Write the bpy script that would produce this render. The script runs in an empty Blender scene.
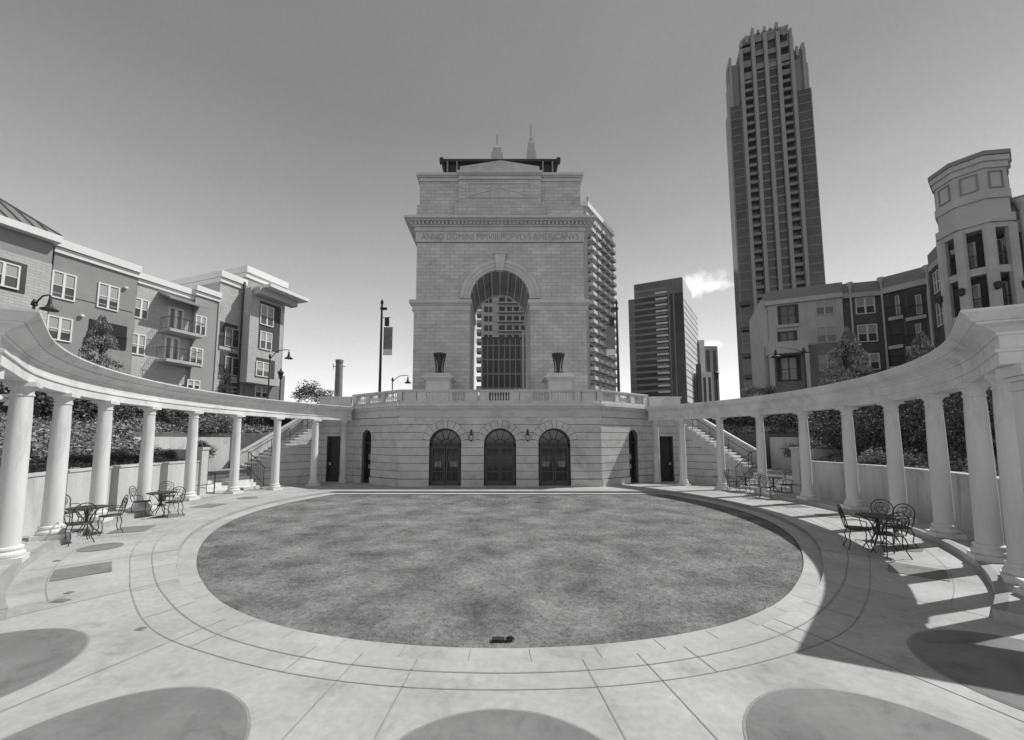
import bpy, math, random
from mathutils import Vector
random.seed(7)
sc = bpy.context.scene
# ---------------------------------------------------------------- camera
F, CX, CY, PIT, EYE = 400.0, 500.0, 405.0, math.radians(5), 2.4
cd = bpy.data.cameras.new('camera'); cam = bpy.data.objects.new('camera', cd)
sc.collection.objects.link(cam); sc.camera = cam
cam.location = (0, 0, EYE); cam.rotation_euler = (math.radians(95), 0, 0)
cd.sensor_width = 36; cd.lens = F/1024*36
cd.shift_x = (512-CX)/1024; cd.shift_y = (CY-370)/1024
cd.clip_start = .1; cd.clip_end = 4000
# ---------------------------------------------------------------- light
SUN_EL = math.radians(50.4); SUN_AZ = math.atan2(.961, .275)   # from +Y towards +X
world = bpy.data.worlds.new('World'); sc.world = world; world.use_nodes = True
nt = world.node_tree; nt.nodes.clear()
def N(nt, t, **k):
    n = nt.nodes.new(t)
    for a, b in k.items(): setattr(n, a, b)
    return n
sky = N(nt, 'ShaderNodeTexSky', sky_type='NISHITA', sun_disc=False)
sky.sun_elevation = SUN_EL; sky.sun_rotation = SUN_AZ; sky.air_density = 1.0; sky.dust_density = .2
bw = N(nt, 'ShaderNodeRGBToBW'); bg = N(nt, 'ShaderNodeBackground'); wo = N(nt, 'ShaderNodeOutputWorld')
nt.links.new(sky.outputs[0], bw.inputs[0])
geo = N(nt, 'ShaderNodeTexCoord')
noi = N(nt, 'ShaderNodeTexNoise'); noi.inputs['Scale'].default_value = 26; noi.inputs['Detail'].default_value = 7
nt.links.new(geo.outputs['Generated'], noi.inputs['Vector'])
def vmath(op, a, b=None):
    n = N(nt, 'ShaderNodeVectorMath', operation=op)
    for i, v in enumerate((a, b)):
        if v is None: continue
        if hasattr(v, 'links'): nt.links.new(v, n.inputs[i])
        else: n.inputs[i].default_value = v
    return n
def wm(op, a, b=None, clamp=False):
    n = N(nt, 'ShaderNodeMath', operation=op, use_clamp=clamp)
    for i, v in enumerate((a, b)):
        if v is None: continue
        if hasattr(v, 'links'): nt.links.new(v, n.inputs[i])
        else: n.inputs[i].default_value = v
    return n.outputs[0]
def ray(px, py):
    dx = (px-CX)/F; dy = (CY-py)/F
    return Vector((dx, math.cos(PIT)-dy*math.sin(PIT), math.sin(PIT)+dy*math.cos(PIT)))
cloud = None
for (px, py, sx, sz, st) in ((699, 286, .036, .020, 1), (713, 287, .024, .013, 1), (729, 285, .026, .004, .45), (710, 345, .015, .008, .5)):
    d = ray(px, py).normalized()
    df = vmath('SUBTRACT', geo.outputs['Generated'], tuple(d)).outputs[0]
    df = vmath('DIVIDE', df, (sx, sx, sz)).outputs[0]
    ln = vmath('LENGTH', df).outputs['Value']
    m = wm('MULTIPLY', wm('SUBTRACT', 1.35, ln), .5)
    m = wm('ADD', m, wm('MULTIPLY', wm('SUBTRACT', noi.outputs[0], .46), 2.2))
    m = wm('MULTIPLY', wm('MULTIPLY', m, 1.3, True), wm('SUBTRACT', 2.2, ln, True), True)
    m = wm('MULTIPLY', m, st, True)
    cloud = m if cloud is None else wm('MAXIMUM', cloud, m)
SKY_GAIN = .15
sep = N(nt, 'ShaderNodeSeparateXYZ'); nt.links.new(geo.outputs['Generated'], sep.inputs[0])
inv = wm('SUBTRACT', 1.0, wm('MAXIMUM', sep.outputs[2], 0.0))
gr = wm('MAXIMUM', wm('ADD', wm('MULTIPLY', wm('MULTIPLY', inv, inv), 1.0), .31), .44)     # deeper tone overhead than near the horizon
sk = wm('MULTIPLY', wm('MULTIPLY', wm('POWER', bw.outputs[0], .4), 1.6), gr)
n_h = N(nt, 'ShaderNodeTexNoise'); n_h.inputs['Scale'].default_value = 3.0; n_h.inputs['Detail'].default_value = 6; nt.links.new(geo.outputs['Generated'], n_h.inputs['Vector'])
n_g = N(nt, 'ShaderNodeTexNoise'); n_g.inputs['Scale'].default_value = 160; n_g.inputs['Detail'].default_value = 3; nt.links.new(geo.outputs['Generated'], n_g.inputs['Vector'])
sk = wm('MULTIPLY', sk, wm('ADD', wm('ADD', .92, wm('MULTIPLY', n_h.outputs[0], .16)), wm('MULTIPLY', wm('SUBTRACT', n_g.outputs[0], .5), .10)))
mix = wm('ADD', sk, wm('MULTIPLY', cloud, 2.2))
nt.links.new(mix, bg.inputs[0]); bg.inputs[1].default_value = SKY_GAIN
nt.links.new(bg.outputs[0], wo.inputs[0])
sd = bpy.data.lights.new('sun', 'SUN'); so = bpy.data.objects.new('sun', sd); sc.collection.objects.link(so)
sd.energy = 2.1; sd.angle = math.radians(.53); sd.color = (1, .995, .985)
ts = Vector((math.sin(SUN_AZ)*math.cos(SUN_EL), math.cos(SUN_AZ)*math.cos(SUN_EL), math.sin(SUN_EL)))
so.rotation_euler = ts.to_track_quat('Z', 'Y').to_euler(); so.location = (40, 10, 60)
vs = sc.view_settings; vs.view_transform = 'Standard'; vs.look = 'None'; vs.gamma = 1; vs.exposure = .95; vs.use_curve_mapping = False
col = sc.collection
# ---------------------------------------------------------------- materials (the photograph is black and white: neutral colours)
def material(name, v, var=.12, scale=3.0, rough=.85, bump=0, spec=.3, streak=False, metallic=0, brick=None, island=0, fine=0, grooves=None, transl=0, stain=None):
    m = bpy.data.materials.new(name); m.use_nodes = True; t = m.node_tree
    b = t.nodes['Principled BSDF']; b.inputs['Roughness'].default_value = rough
    b.inputs['Specular IOR Level'].default_value = spec; b.inputs['Metallic'].default_value = metallic
    tc = N(t, 'ShaderNodeTexCoord'); mp = N(t, 'ShaderNodeMapping'); t.links.new(tc.outputs['Object'], mp.inputs[0])
    if streak: mp.inputs['Scale'].default_value = (1, 1, .15)
    n1 = N(t, 'ShaderNodeTexNoise'); n1.inputs['Scale'].default_value = scale; n1.inputs['Detail'].default_value = 8; n1.inputs['Roughness'].default_value = .62
    t.links.new(mp.outputs[0], n1.inputs['Vector'])
    def mt(op, a, bb=None, c=None):
        n = N(t, 'ShaderNodeMath', operation=op)
        for i, q in enumerate((a, bb, c)):
            if q is None: continue
            if hasattr(q, 'links'): t.links.new(q, n.inputs[i])
            else: n.inputs[i].default_value = q
        return n.outputs[0]
    # value = v * (1 + var * (noise-.5)*4)
    val = mt('MULTIPLY', mt('ADD', 1, mt('MULTIPLY', mt('SUBTRACT', n1.outputs[0], .5), var*4)), v)
    if fine:
        n2 = N(t, 'ShaderNodeTexNoise'); n2.inputs['Scale'].default_value = scale*14; n2.inputs['Detail'].default_value = 4
        t.links.new(tc.outputs['Object'], n2.inputs['Vector'])
        val = mt('MULTIPLY', val, mt('ADD', 1, mt('MULTIPLY', mt('SUBTRACT', n2.outputs[0], .5), fine*4)))
    if stain:
        n4 = N(t, 'ShaderNodeTexNoise'); n4.inputs['Scale'].default_value = stain[0]; n4.inputs['Detail'].default_value = 10; n4.inputs['Roughness'].default_value = .7; n4.inputs['Distortion'].default_value = .8
        mp4 = N(t, 'ShaderNodeMapping'); mp4.inputs['Location'].default_value = (3.1, 7.7, 1.3); mp4.inputs['Scale'].default_value = (1, 1, .22 if streak else 1)
        t.links.new(tc.outputs['Object'], mp4.inputs[0]); t.links.new(mp4.outputs[0], n4.inputs['Vector'])
        mr = N(t, 'ShaderNodeMapRange', interpolation_type='SMOOTHSTEP'); mr.inputs[1].default_value = .50; mr.inputs[2].default_value = .72; mr.inputs[3].default_value = 1; mr.inputs[4].default_value = 1-stain[1]
        t.links.new(n4.outputs[0], mr.inputs[0]); val = mt('MULTIPLY', val, mr.outputs[0])
    if brick:
        w, h, mort, cv = brick
        # brick coordinates: (x+y, z) so it works on every upright face
        sep = N(t, 'ShaderNodeSeparateXYZ'); t.links.new(tc.outputs['Object'], sep.inputs[0])
        cb = N(t, 'ShaderNodeCombineXYZ'); t.links.new(mt('ADD', sep.outputs[0], mt('MULTIPLY', sep.outputs[1], .83)), cb.inputs[0]); t.links.new(sep.outputs[2], cb.inputs[1])
        br = N(t, 'ShaderNodeTexBrick'); br.inputs['Scale'].default_value = 1; br.inputs['Brick Width'].default_value = w; br.inputs['Row Height'].default_value = h
        br.inputs['Mortar Size'].default_value = mort; br.inputs['Mortar Smooth'].default_value = .2
        br.inputs['Color1'].default_value = (1+cv, 1+cv, 1+cv, 1); br.inputs['Color2'].default_value = (1-cv, 1-cv, 1-cv, 1); br.inputs['Mortar'].default_value = (.62, .62, .62, 1)
        t.links.new(cb.outputs[0], br.inputs['Vector'])
        bwn = N(t, 'ShaderNodeRGBToBW'); t.links.new(br.outputs['Color'], bwn.inputs[0])
        val = mt('MULTIPLY', val, bwn.outputs[0])
        bp2 = N(t, 'ShaderNodeBump'); bp2.inputs['Strength'].default_value = .5; bp2.inputs['Distance'].default_value = .02; bp2.invert = True
        t.links.new(br.outputs['Fac'], bp2.inputs['Height']); t.links.new(bp2.outputs[0], b.inputs['Normal'])
    if island:
        g = N(t, 'ShaderNodeNewGeometry')
        val = mt('MULTIPLY', val, mt('ADD', 1-island, mt('MULTIPLY', g.outputs['Random Per Island'], island*2)))
    if bump:
        bp = N(t, 'ShaderNodeBump'); bp.inputs['Strength'].default_value = bump; bp.inputs['Distance'].default_value = .03
        n3 = N(t, 'ShaderNodeTexNoise'); n3.inputs['Scale'].default_value = scale*9; n3.inputs['Detail'].default_value = 6
        t.links.new(tc.outputs['Object'], n3.inputs['Vector']); t.links.new(n3.outputs[0], bp.inputs['Height'])
        t.links.new(bp.outputs[0], b.inputs['Normal'])
    cb2 = N(t, 'ShaderNodeCombineColor')
    for i in range(3): t.links.new(val, cb2.inputs[i])
    t.links.new(cb2.outputs[0], b.inputs['Base Color'])
    return m
M = {}
M['stone'] = material('arch_limestone', .54, .17, .5, stain=(.5, .22), brick=(.75, .28, .014, .09), fine=.03)
M['stone_plain'] = material('smooth_limestone', .54, .17, .9, stain=(.8, .25), fine=.04, bump=.1)
M['stone_trim'] = material('trim_limestone', .56, .15, 1.2, fine=.04)
M['rustic'] = material('rusticated_stone', .56, .19, 1.4, stain=(.9, .3), fine=.05, bump=.15)
M['joint'] = material('stone_joint', .16, .1, 3)
M['cast'] = material('cast_stone_column', .68, .15, 1.8, stain=(2.2, .25), fine=.03, streak=True, rough=.75)
M['cast_beam'] = material('cast_stone_beam', .66, .19, .9, stain=(1.5, .3), fine=.04, rough=.8)
M['conc'] = material('paving_concrete', .42, .23, .8, stain=(1.3, .24), fine=.10, bump=.12, rough=.8)
M['conc_ring'] = material('ring_concrete', .43, .21, .7, stain=(1.6, .24), fine=.06, bump=.1, rough=.8)
M['conc_edge'] = material('kerb_concrete', .31, .14, 1.2, fine=.06, bump=.1)
M['joint_dark'] = material('paving_joint', .29, .2, 4)
M['inlay'] = material('stained_inlay', .21, .24, 1.1, stain=(1.4, .35), fine=.07, bump=.08)
M['wall'] = material('retaining_wall_render', .52, .22, 1.6, stain=(1.4, .4), fine=.06, streak=True, bump=.2)
M['soil'] = material('planting_bed', .11, .35, 2.2, fine=.2, bump=.8)
M['lawn'] = material('lawn_ground', .19, .60, .9, fine=.3, bump=.8, rough=1)
M['blade'] = material('grass_blade', .225, .60, .9, island=.45, fine=.15, rough=.8, spec=.1)
M['leaf'] = material('leaf_dark', .13, .3, 1.2, island=.6, rough=.7, spec=.2)
M['leaf_mid'] = material('leaf_mid', .25, .3, 1.2, island=.55, rough=.7, spec=.2)
M['leaf_pale'] = material('leaf_pale', .3, .3, 1.2, island=.5, rough=.8, spec=.2)
M['bark'] = material('bark', .08, .3, 5, bump=.5)
M['iron'] = material('wrought_iron', .035, .2, 8, rough=.5, spec=.5)
M['iron_far'] = material('lamp_metal', .04, .15, 4, rough=.5)
M['doorframe'] = material('dark_door_metal', .03, .2, 3, rough=.4, spec=.5)
M['doormid'] = material('bronze_door_metal', .06, .2, 3, rough=.45, spec=.5)
M['glass'] = material('dark_glass', .02, .3, .8, rough=.08, spec=.8)
M['glass_win'] = material('window_glass', .07, .3, .6, rough=.12, spec=.8)
M['blind'] = material('window_blind', .38, .06, 1)
M['paper'] = material('interior_poster', .3, .2, 5)
M['stucco_d'] = material('stucco_mid', .28, .12, .5, fine=.04)
M['stucco_l'] = material('stucco_pale', .47, .10, .5, fine=.04, brick=(.6, .2, .012, .06))
M['stucco_m'] = material('stucco_grey', .32, .10, .5, fine=.04)
M['stucco_r'] = material('stucco_grey_right', .44, .15, .5, fine=.04)
M['opening_shade'] = material('painted_opening_shade', .03, .2, 1)  # near-black colour stands in for shade inside an opening
M['white'] = material('white_trim', .74, .04, .8)
M['brick_d'] = material('dark_brick', .14, .12, 1, brick=(.3, .1, .012, .18))
M['brick_m'] = material('mid_brick', .26, .12, 1, brick=(.3, .1, .012, .15))
M['grey_trim'] = material('pale_grey_trim', .45, .16, .8)
M['grey_roof'] = material('parapet_metal', .24, .08, .6)
M['recess_shade'] = material('painted_recess_shade', .075, .15, 1)  # dark tone paints in the shade of recesses
M['metalroof'] = material('standing_seam_roof', .20, .06, .6, rough=.5)
M['seam'] = material('roof_seam', .09, .05, 1)
M['tw_glass'] = material('tower_glass', .085, .5, .09, rough=.2, spec=.6, fine=.2)
M['tw_rib'] = material('tower_precast', .31, .06, .1)
M['tw_slab'] = material('tower_floor_slab', .25, .08, .2)
M['tw_dark'] = material('tower_dark_metal', .10, .1, .2)
M['mid_glass'] = material('office_glass', .10, .4, .07, rough=.2, spec=.7)
M['mid_band'] = material('office_band', .22, .15, .1)
M['mid_light'] = material('office_precast', .62, .06, .1)
M['condo'] = material('condo_wall', .42, .08, .1)
M['condo_d'] = material('condo_glass', .06, .3, .2, rough=.3)
M['condo_w'] = material('condo_balcony', .55, .08, .2)
M['banner'] = material('banner_cloth', .22, .3, 2)
M['roofdark'] = material('canopy_metal', .045, .1, 1, rough=.5)
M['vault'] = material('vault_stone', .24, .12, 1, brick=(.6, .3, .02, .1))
M['lampglass'] = material('frosted_glass', .6, .05, 2, rough=.3)
# ---------------------------------------------------------------- mesh helpers
class MB:
    def __init__(s): s.v = []; s.f = []; s.smooth = False
    def quad(s, a, b, c, d):
        i = len(s.v); s.v += [tuple(a), tuple(b), tuple(c), tuple(d)]; s.f.append((i, i+1, i+2, i+3))
    def box(s, x0, x1, y0, y1, z0, z1, fn=None):
        P = [(x0,y0,z0),(x1,y0,z0),(x1,y1,z0),(x0,y1,z0),(x0,y0,z1),(x1,y0,z1),(x1,y1,z1),(x0,y1,z1)]
        if fn: P = [tuple(fn(*p)) for p in P]
        i = len(s.v); s.v += P
        s.f += [tuple(i+k for k in q) for q in ((0,3,2,1),(4,5,6,7),(0,1,5,4),(1,2,6,5),(2,3,7,6),(3,0,4,7))]
    def prism(s, poly, z0, z1, fn=None):
        """poly: list of (x,y) ; extruded in z"""
        n = len(poly); i = len(s.v)
        P = [(x, y, z0) for x, y in poly] + [(x, y, z1) for x, y in poly]
        if fn: P = [tuple(fn(*p)) for p in P]
        s.v += P
        s.f.append(tuple(i+k for k in reversed(range(n)))); s.f.append(tuple(i+n+k for k in range(n)))
        for k in range(n): s.f.append((i+k, i+(k+1) % n, i+n+(k+1) % n, i+n+k))
    def lathe(s, prof, c=(0,0,0), n=20, cap=True, sq=False):
        i = len(s.v)
        for r, z in prof:
            for k in range(n):
                a = 2*math.pi*(k+(.5 if sq else 0))/n
                s.v.append((c[0]+r*math.cos(a), c[1]+r*math.sin(a), c[2]+z))
        for j in range(len(prof)-1):
            for k in range(n):
                s.f.append((i+j*n+k, i+j*n+(k+1) % n, i+(j+1)*n+(k+1) % n, i+(j+1)*n+k))
        if cap:
            s.f.append(tuple(i+k for k in reversed(range(n)))); s.f.append(tuple(i+(len(prof)-1)*n+k for k in range(n)))
    def tube(s, pts, r, n=6, r2=None):
        pts = [Vector(p) for p in pts]; i = len(s.v); m = len(pts)
        for j, p in enumerate(pts):
            d = (pts[min(j+1, m-1)]-pts[max(j-1, 0)])
            if d.length < 1e-9: d = Vector((0,0,1))
            d.normalize(); u = d.cross(Vector((0,0,1)))
            if u.length < .05: u = d.cross(Vector((1,0,0)))
            u.normalize(); w = d.cross(u)
            rr = r if r2 is None else r+(r2-r)*j/(m-1)
            for k in range(n):
                a = 2*math.pi*k/n; s.v.append(tuple(p+u*math.cos(a)*rr+w*math.sin(a)*rr))
        for j in range(m-1):
            for k in range(n):
                s.f.append((i+j*n+k, i+j*n+(k+1) % n, i+(j+1)*n+(k+1) % n, i+(j+1)*n+k))
        s.f.append(tuple(i+k for k in range(n))); s.f.append(tuple(i+(m-1)*n+k for k in reversed(range(n))))
    def build(s, name, mat, parent=None, smooth=False, loc=None):
        me = bpy.data.meshes.new(name); me.from_pydata(s.v, [], s.f); me.update()
        me.materials.append(M[mat] if isinstance(mat, str) else mat)
        import bmesh
        b = bmesh.new(); b.from_mesh(me); bmesh.ops.recalc_face_normals(b, faces=b.faces); b.to_mesh(me); b.free()
        if smooth: 
            for p in me.polygons: p.use_smooth = True
        o = bpy.data.objects.new(name, me); col.objects.link(o)
        if loc is not None: o.location = loc
        if parent is not None: o.parent = parent
        return o
def raw(name, mb, mat, parent=None):            # no normal recalculation, for big foliage meshes
    me = bpy.data.meshes.new(name); me.from_pydata(mb.v, [], mb.f); me.update(); me.materials.append(M[mat])
    o = bpy.data.objects.new(name, me); col.objects.link(o)
    if parent is not None: o.parent = parent
    return o
def tag(o, label=None, cat=None, group=None, kind=None):
    if label: o['label'] = label
    if cat: o['category'] = cat
    if group: o['group'] = group
    if kind: o['kind'] = kind
    return o
def thing(name, label, cat, loc=(0,0,0), rz=0, group=None):
    o = bpy.data.objects.new(name, None); col.objects.link(o); o.location = loc; o.rotation_euler = (0,0,rz)
    o.empty_display_size = .3
    return tag(o, label, cat, group)
KIDS = {}
def children(o): return [c for c in bpy.data.objects if c.parent == o]
def copy_tree(o, parent=None):
    c = o.copy(); col.objects.link(c)
    if parent is not None: c.parent = parent
    for ch in children(o): copy_tree(ch, c)
    return c
def ground(px, py, z=0.0):
    d = ray(px, py); t = (z-EYE)/d.z; return Vector((d.x*t, d.y*t, z))
def depth(px, py, Y):
    d = ray(px, py); t = Y/d.y; return Vector((d.x*t, Y, EYE+d.z*t))
class Face:
    """an upright facade plane: P0 + s*dir, height z, o metres out towards the viewer"""
    def __init__(s, p0, d):
        s.p = Vector((p0[0], p0[1], 0)); s.d = Vector((d[0], d[1], 0)).normalized()
        s.n = Vector((s.d.y, -s.d.x, 0))
        if s.n.dot(-s.p) < 0: s.n = -s.n
    def at(s, a, o, z):
        q = s.p+s.d*a+s.n*o; return (q.x, q.y, z)
    def px(s, px, py, o=0):
        r = ray(px, py); base = s.p+s.n*o
        t = base.dot(s.n)/Vector((r.x, r.y, 0)).dot(s.n)
        h = Vector((r.x*t, r.y*t, 0)); return (h-base).dot(s.d), EYE+r.z*t
    def box(s, mb, a0, a1, z0, z1, o0, o1):
        mb.box(min(a0,a1), max(a0,a1), o0, o1, z0, z1, fn=lambda x, y, z: s.at(x, y, z))
CEN = Vector((0, 15, 0)); RC = 11.75
def pol(r, th):                                   # th measured from the camera side (-Y), positive to +X
    a = math.radians(th); return (r*math.sin(a), 15-r*math.cos(a))
def interp(tab, x):
    x = abs(x)
    if x <= tab[0][0]: return tab[0][1]
    for k in range(len(tab)-1):
        (x0, y0), (x1, y1) = tab[k], tab[k+1]
        if x <= x1:
            t = (x-x0)/(x1-x0); ym = tab[k-1] if k else (-tab[1][0], tab[1][1]); yp = tab[k+2] if k+2 < len(tab) else tab[-1]
            m0 = (y1-ym[1])/(x1-ym[0]) if x1 != ym[0] else 0; m1 = (yp[1]-y0)/(yp[0]-x0) if yp[0] != x0 else 0
            h = x1-x0; t2, t3 = t*t, t*t*t
            return (2*t3-3*t2+1)*y0+(t3-2*t2+t)*h*m0+(-2*t3+3*t2)*y1+(t3-t2)*h*m1
    return tab[-1][1]
T_LAWN = [(0,9.98),(15,9.89),(25,9.67),(36,9.28),(48,8.95),(62,8.75),(80,8.62),(105,8.45),(120,8.5),(180,8.5)]
T_M = [(0,10.43),(16,10.24),(40,9.46),(47,9.27),(63,9.12),(78,9.04),(94,9.05),(110,8.95),(120,8.95),(180,8.95)]
T_L1 = [(0,10.64),(8,10.61),(14,10.53),(21,10.38),(32,10.0),(44,9.72),(60,9.68),(75,9.72),(110,9.7),(180,9.7)]
T_L2 = [(0,10.92),(8,10.9),(18,10.77),(24,10.66),(34,10.28),(44,10.04),(60,10.05),(110,10.1),(180,10.1)]
Y_LAWN, Y_M = 18.75, 19.15
def clip(r, th, Y):
    c = math.cos(math.radians(180-abs(th)))
    return min(r, (Y-15)/c) if c > .02 else r
def r_lawn(th): return clip(interp(T_LAWN, th), th, Y_LAWN)
def r_m(th): return clip(interp(T_M, th), th, Y_M)
def walk_z(th):
    th = abs(th); return .15 if th < 98 else max(0, .15*(114-th)/16)
ANG = [a*1.0 for a in range(-180, 181)]
# ---------------------------------------------------------------- ground structure
def annulus(r0, r1, z, th=ANG, n=1, mb=None):
    mb = mb or MB()
    for a, b in zip(th[:-1], th[1:]):
        for k in range(n):
            f0, f1 = k/n, (k+1)/n
            q = []
            for (t, f) in ((a, f0), (b, f0), (b, f1), (a, f1)):
                R = r0(t)+(r1(t)-r0(t))*f; x, y = pol(R, t); q.append((x, y, z(t) if callable(z) else z))
            mb.quad(*q)
    return mb
K = lambda v: (lambda t: v)
# terrain
radii = [0, 12.62, 12.78, 13.3, 13.8, 14.4, 15, 15.6, 16.1, 16.5, 17.2, 18, 19, 20.5, 22, 25, 30, 40, 60, 100, 200, 400, 900, 2500]
def ter_z(r, th):
    t = abs(th)
    if r < 12.7: return -.35
    if t < 30: base = -.05 if r > 13 else -.35
    prof = interp([(12.7,1.38),(14,1.62),(15.5,2.3),(17.5,3.1),(20,3.7),(23,3.85),(2500,3.85)], r) if r < 23 else 3.85
    if 98.5 < t < 128 and r < 16.3: prof = -.1
    if t >= 128 and r < 16.3: prof = -.1
    k = min(1, max(0, (t-31)/4)); k = k*k*(3-2*k)
    return prof*k+(-.06)*(1-k)
mb = MB(); angs = [-180+1.5*i for i in range(241)]
for a, b in zip(angs[:-1], angs[1:]):
    for r0, r1 in zip(radii[:-1], radii[1:]):
        q = []
        for t, r in ((a, r0), (b, r0), (b, r1), (a, r1)):
            x, y = pol(r, t); q.append((x, y, ter_z(r, t)))
        mb.quad(*q)
tag(mb.build('ground', 'soil'), kind='structure')
def r_out(th): return 13.0 if abs(th) > 34 else 40
plaza = tag(annulus(r_m, lambda t: 11.5 if abs(t) > 35 else 40, 0.0, n=1).build('plaza', 'conc'), kind='structure')
# riser at the inner edge of the plaza, ring of paving round the lawn, lawn
mb = annulus(lambda t: r_lawn(t)-.02, lambda t: r_m(t)+.02, -.09)
tag(mb.build('path', 'conc_ring'), kind='structure')
mb = MB()
for a, b in zip(ANG[:-1], ANG[1:]):
    p, q = pol(r_m(a), a), pol(r_m(b), b); mb.quad((*p,-.12), (*q,-.12), (*q,0), (*p,0))
tag(mb.build('plaza_step', 'conc_edge'), kind='structure')
mb = MB()
for a, b in zip(ANG[:-1], ANG[1:]):
    p, q = pol(r_lawn(a), a), pol(r_lawn(b), b); mb.quad((*p,-.2), (*q,-.2), (*q,-.09), (*p,-.09))
tag(mb.build('path_edge', 'conc_edge'), kind='structure')
mb = annulus(K(0.0), lambda t: r_lawn(t)+.01, -.125, n=3)
tag(mb.build('lawn', 'lawn'), kind='structure')
# raised colonnade walk with kerb
for sgn in (1, -1):
    th = [sgn*(35+1.0*i) for i in range(0, 80)]
    mb = annulus(K(11.5), K(12.7), walk_z, th, 1)
    for a, b in zip(th[:-1], th[1:]):
        for rr in (11.5,):
            p, q = pol(rr, a), pol(rr, b); mb.quad((*p,-.02), (*q,-.02), (*q,walk_z(b)), (*p,walk_z(a)))
    p, q = pol(11.5, th[0]), pol(12.7, th[0]); mb.quad((*p,-.02), (*q,-.02), (*q,.15), (*p,.15))
    tag(mb.build('walkway', 'conc'), kind='structure')
    # kerb band on top of it
    mb = annulus(K(11.495), K(11.62), lambda t: walk_z(t)+.004, [sgn*(35+1.0*i) for i in range(0, 66)], 1)
    tag(mb.build('kerb', 'conc_edge'), kind='structure')
    mb = annulus(K(11.5), K(24.0), 0.003, [sgn*(114+1.0*i) for i in range(0, 50)], 1)
    tag(mb.build('forecourt', 'conc'), kind='structure')
# paving joints
jm = MB()
def arcj(tab, t0, t1, w=.014, z=.004):
    n = max(2, int(abs(t1-t0)/1.0)); th = [t0+(t1-t0)*i/n for i in range(n+1)]
    annulus(lambda t: (interp(tab, t) if isinstance(tab, list) else tab)-w/2, lambda t: (interp(tab, t) if isinstance(tab, list) else tab)+w/2, z, th, 1, jm)
def radj(th, r0, r1, w=.014, z=.004):
    a = math.radians(th); u = (math.cos(a)*w/2, math.sin(a)*w/2)
    p, q = pol(r0, th), pol(r1, th)
    jm.quad((p[0]-u[0], p[1]-u[1], z), (p[0]+u[0], p[1]+u[1], z), (q[0]+u[0], q[1]+u[1], z), (q[0]-u[0], q[1]-u[1], z))
arcj(T_L1, -119, 119, .018); arcj(T_L2, -118, 118); arcj(11.08, 37, 100, .014); arcj(11.08, -100, -37, .014)
for t in (5.0, 8.6, -5.0, -8.6): radj(t, r_m(t), 13.6)
for k in range(5):
    for s in (-1, 1):
        t = s*(21.5+14*k)
        radj(t, r_m(t), 11.49 if abs(t) > 34 else 14)
for k in range(14):
    for s in (-1, 1):
        t = s*(12+7.6*k); radj(t, r_m(t), interp(T_L2, t), .012)
for k in range(26):
    for s in (-1, 1):
        t = s*(2+4.6*k); radj(t, r_lawn(t)+.01, r_m(t), .008, -.086)
for s in (-1, 1):
    for k in range(6):
        t = s*(40+12*k); radj(t, 11.64, 12.5, .014, .154)
tag(jm.build('paving_joints', 'joint_dark'), kind='structure')
def disc(mb, cx, cy, r, z, n=64):
    i = len(mb.v); mb.v += [(cx+r*math.cos(2*math.pi*k/n), cy+r*math.sin(2*math.pi*k/n), z) for k in range(n)]; mb.f.append(tuple(range(i, i+n)))
im = MB(); rim = MB()
for t in (0, 13.9, -14.2, 27.5, -27.9):
    rr_ = 1.08 if t == 0 else 1.03; cx, cy = pol(12.3 if abs(t) < 20 else 12.12, t); disc(im, cx, cy, rr_, .009); disc(rim, cx, cy, rr_+.025, .006)
for k, t in enumerate((46, 57.2, 68.2, 79, 89.6, 100.2)):
    for s in (-1, 1):
        cx, cy = pol(10.66, s*t)
        if k % 2: disc(im, cx, cy, .38, .009, 40)
        else:
            a = math.radians(s*t); u = Vector((math.cos(a), math.sin(a), 0))*.42; v = Vector((math.sin(a), -math.cos(a), 0))*.38
            c = Vector((cx, cy, .009)); im.quad(c-u-v, c+u-v, c+u+v, c-u+v)
tag(im.build('paving_inlay', 'inlay'), kind='structure'); tag(rim.build('inlay_joint', 'joint_dark'), kind='structure')
# grass blades
g = MB()
for i in range(380000):
    t = random.uniform(-180, 180); rm = r_lawn(t)
    r = rm*math.sqrt(random.random())
    x, y = pol(r, t)
    if random.random() < (y-8)/14: continue
    h = random.uniform(.004, .013); a = random.uniform(0, 6.283); w = random.uniform(.006, .013)
    lx, ly = random.gauss(0, .035), random.gauss(0, .035)
    i0 = len(g.v); ux, uy = math.cos(a)*w, math.sin(a)*w
    g.v += [(x-ux, y-uy, -.13), (x+ux, y+uy, -.13), (x+lx, y+ly, -.125+h)]; g.f.append((i0, i0+1, i0+2) if ux*(ly)-uy*(lx) > 0 else (i0+1, i0, i0+2))
go_ = raw('grass', g, 'blade')
go_.data.normals_split_custom_set([(0, 0, 1)]*len(go_.data.loops))
tag(go_, 'short mown grass on the round sunken lawn', 'grass', kind='stuff')
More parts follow.
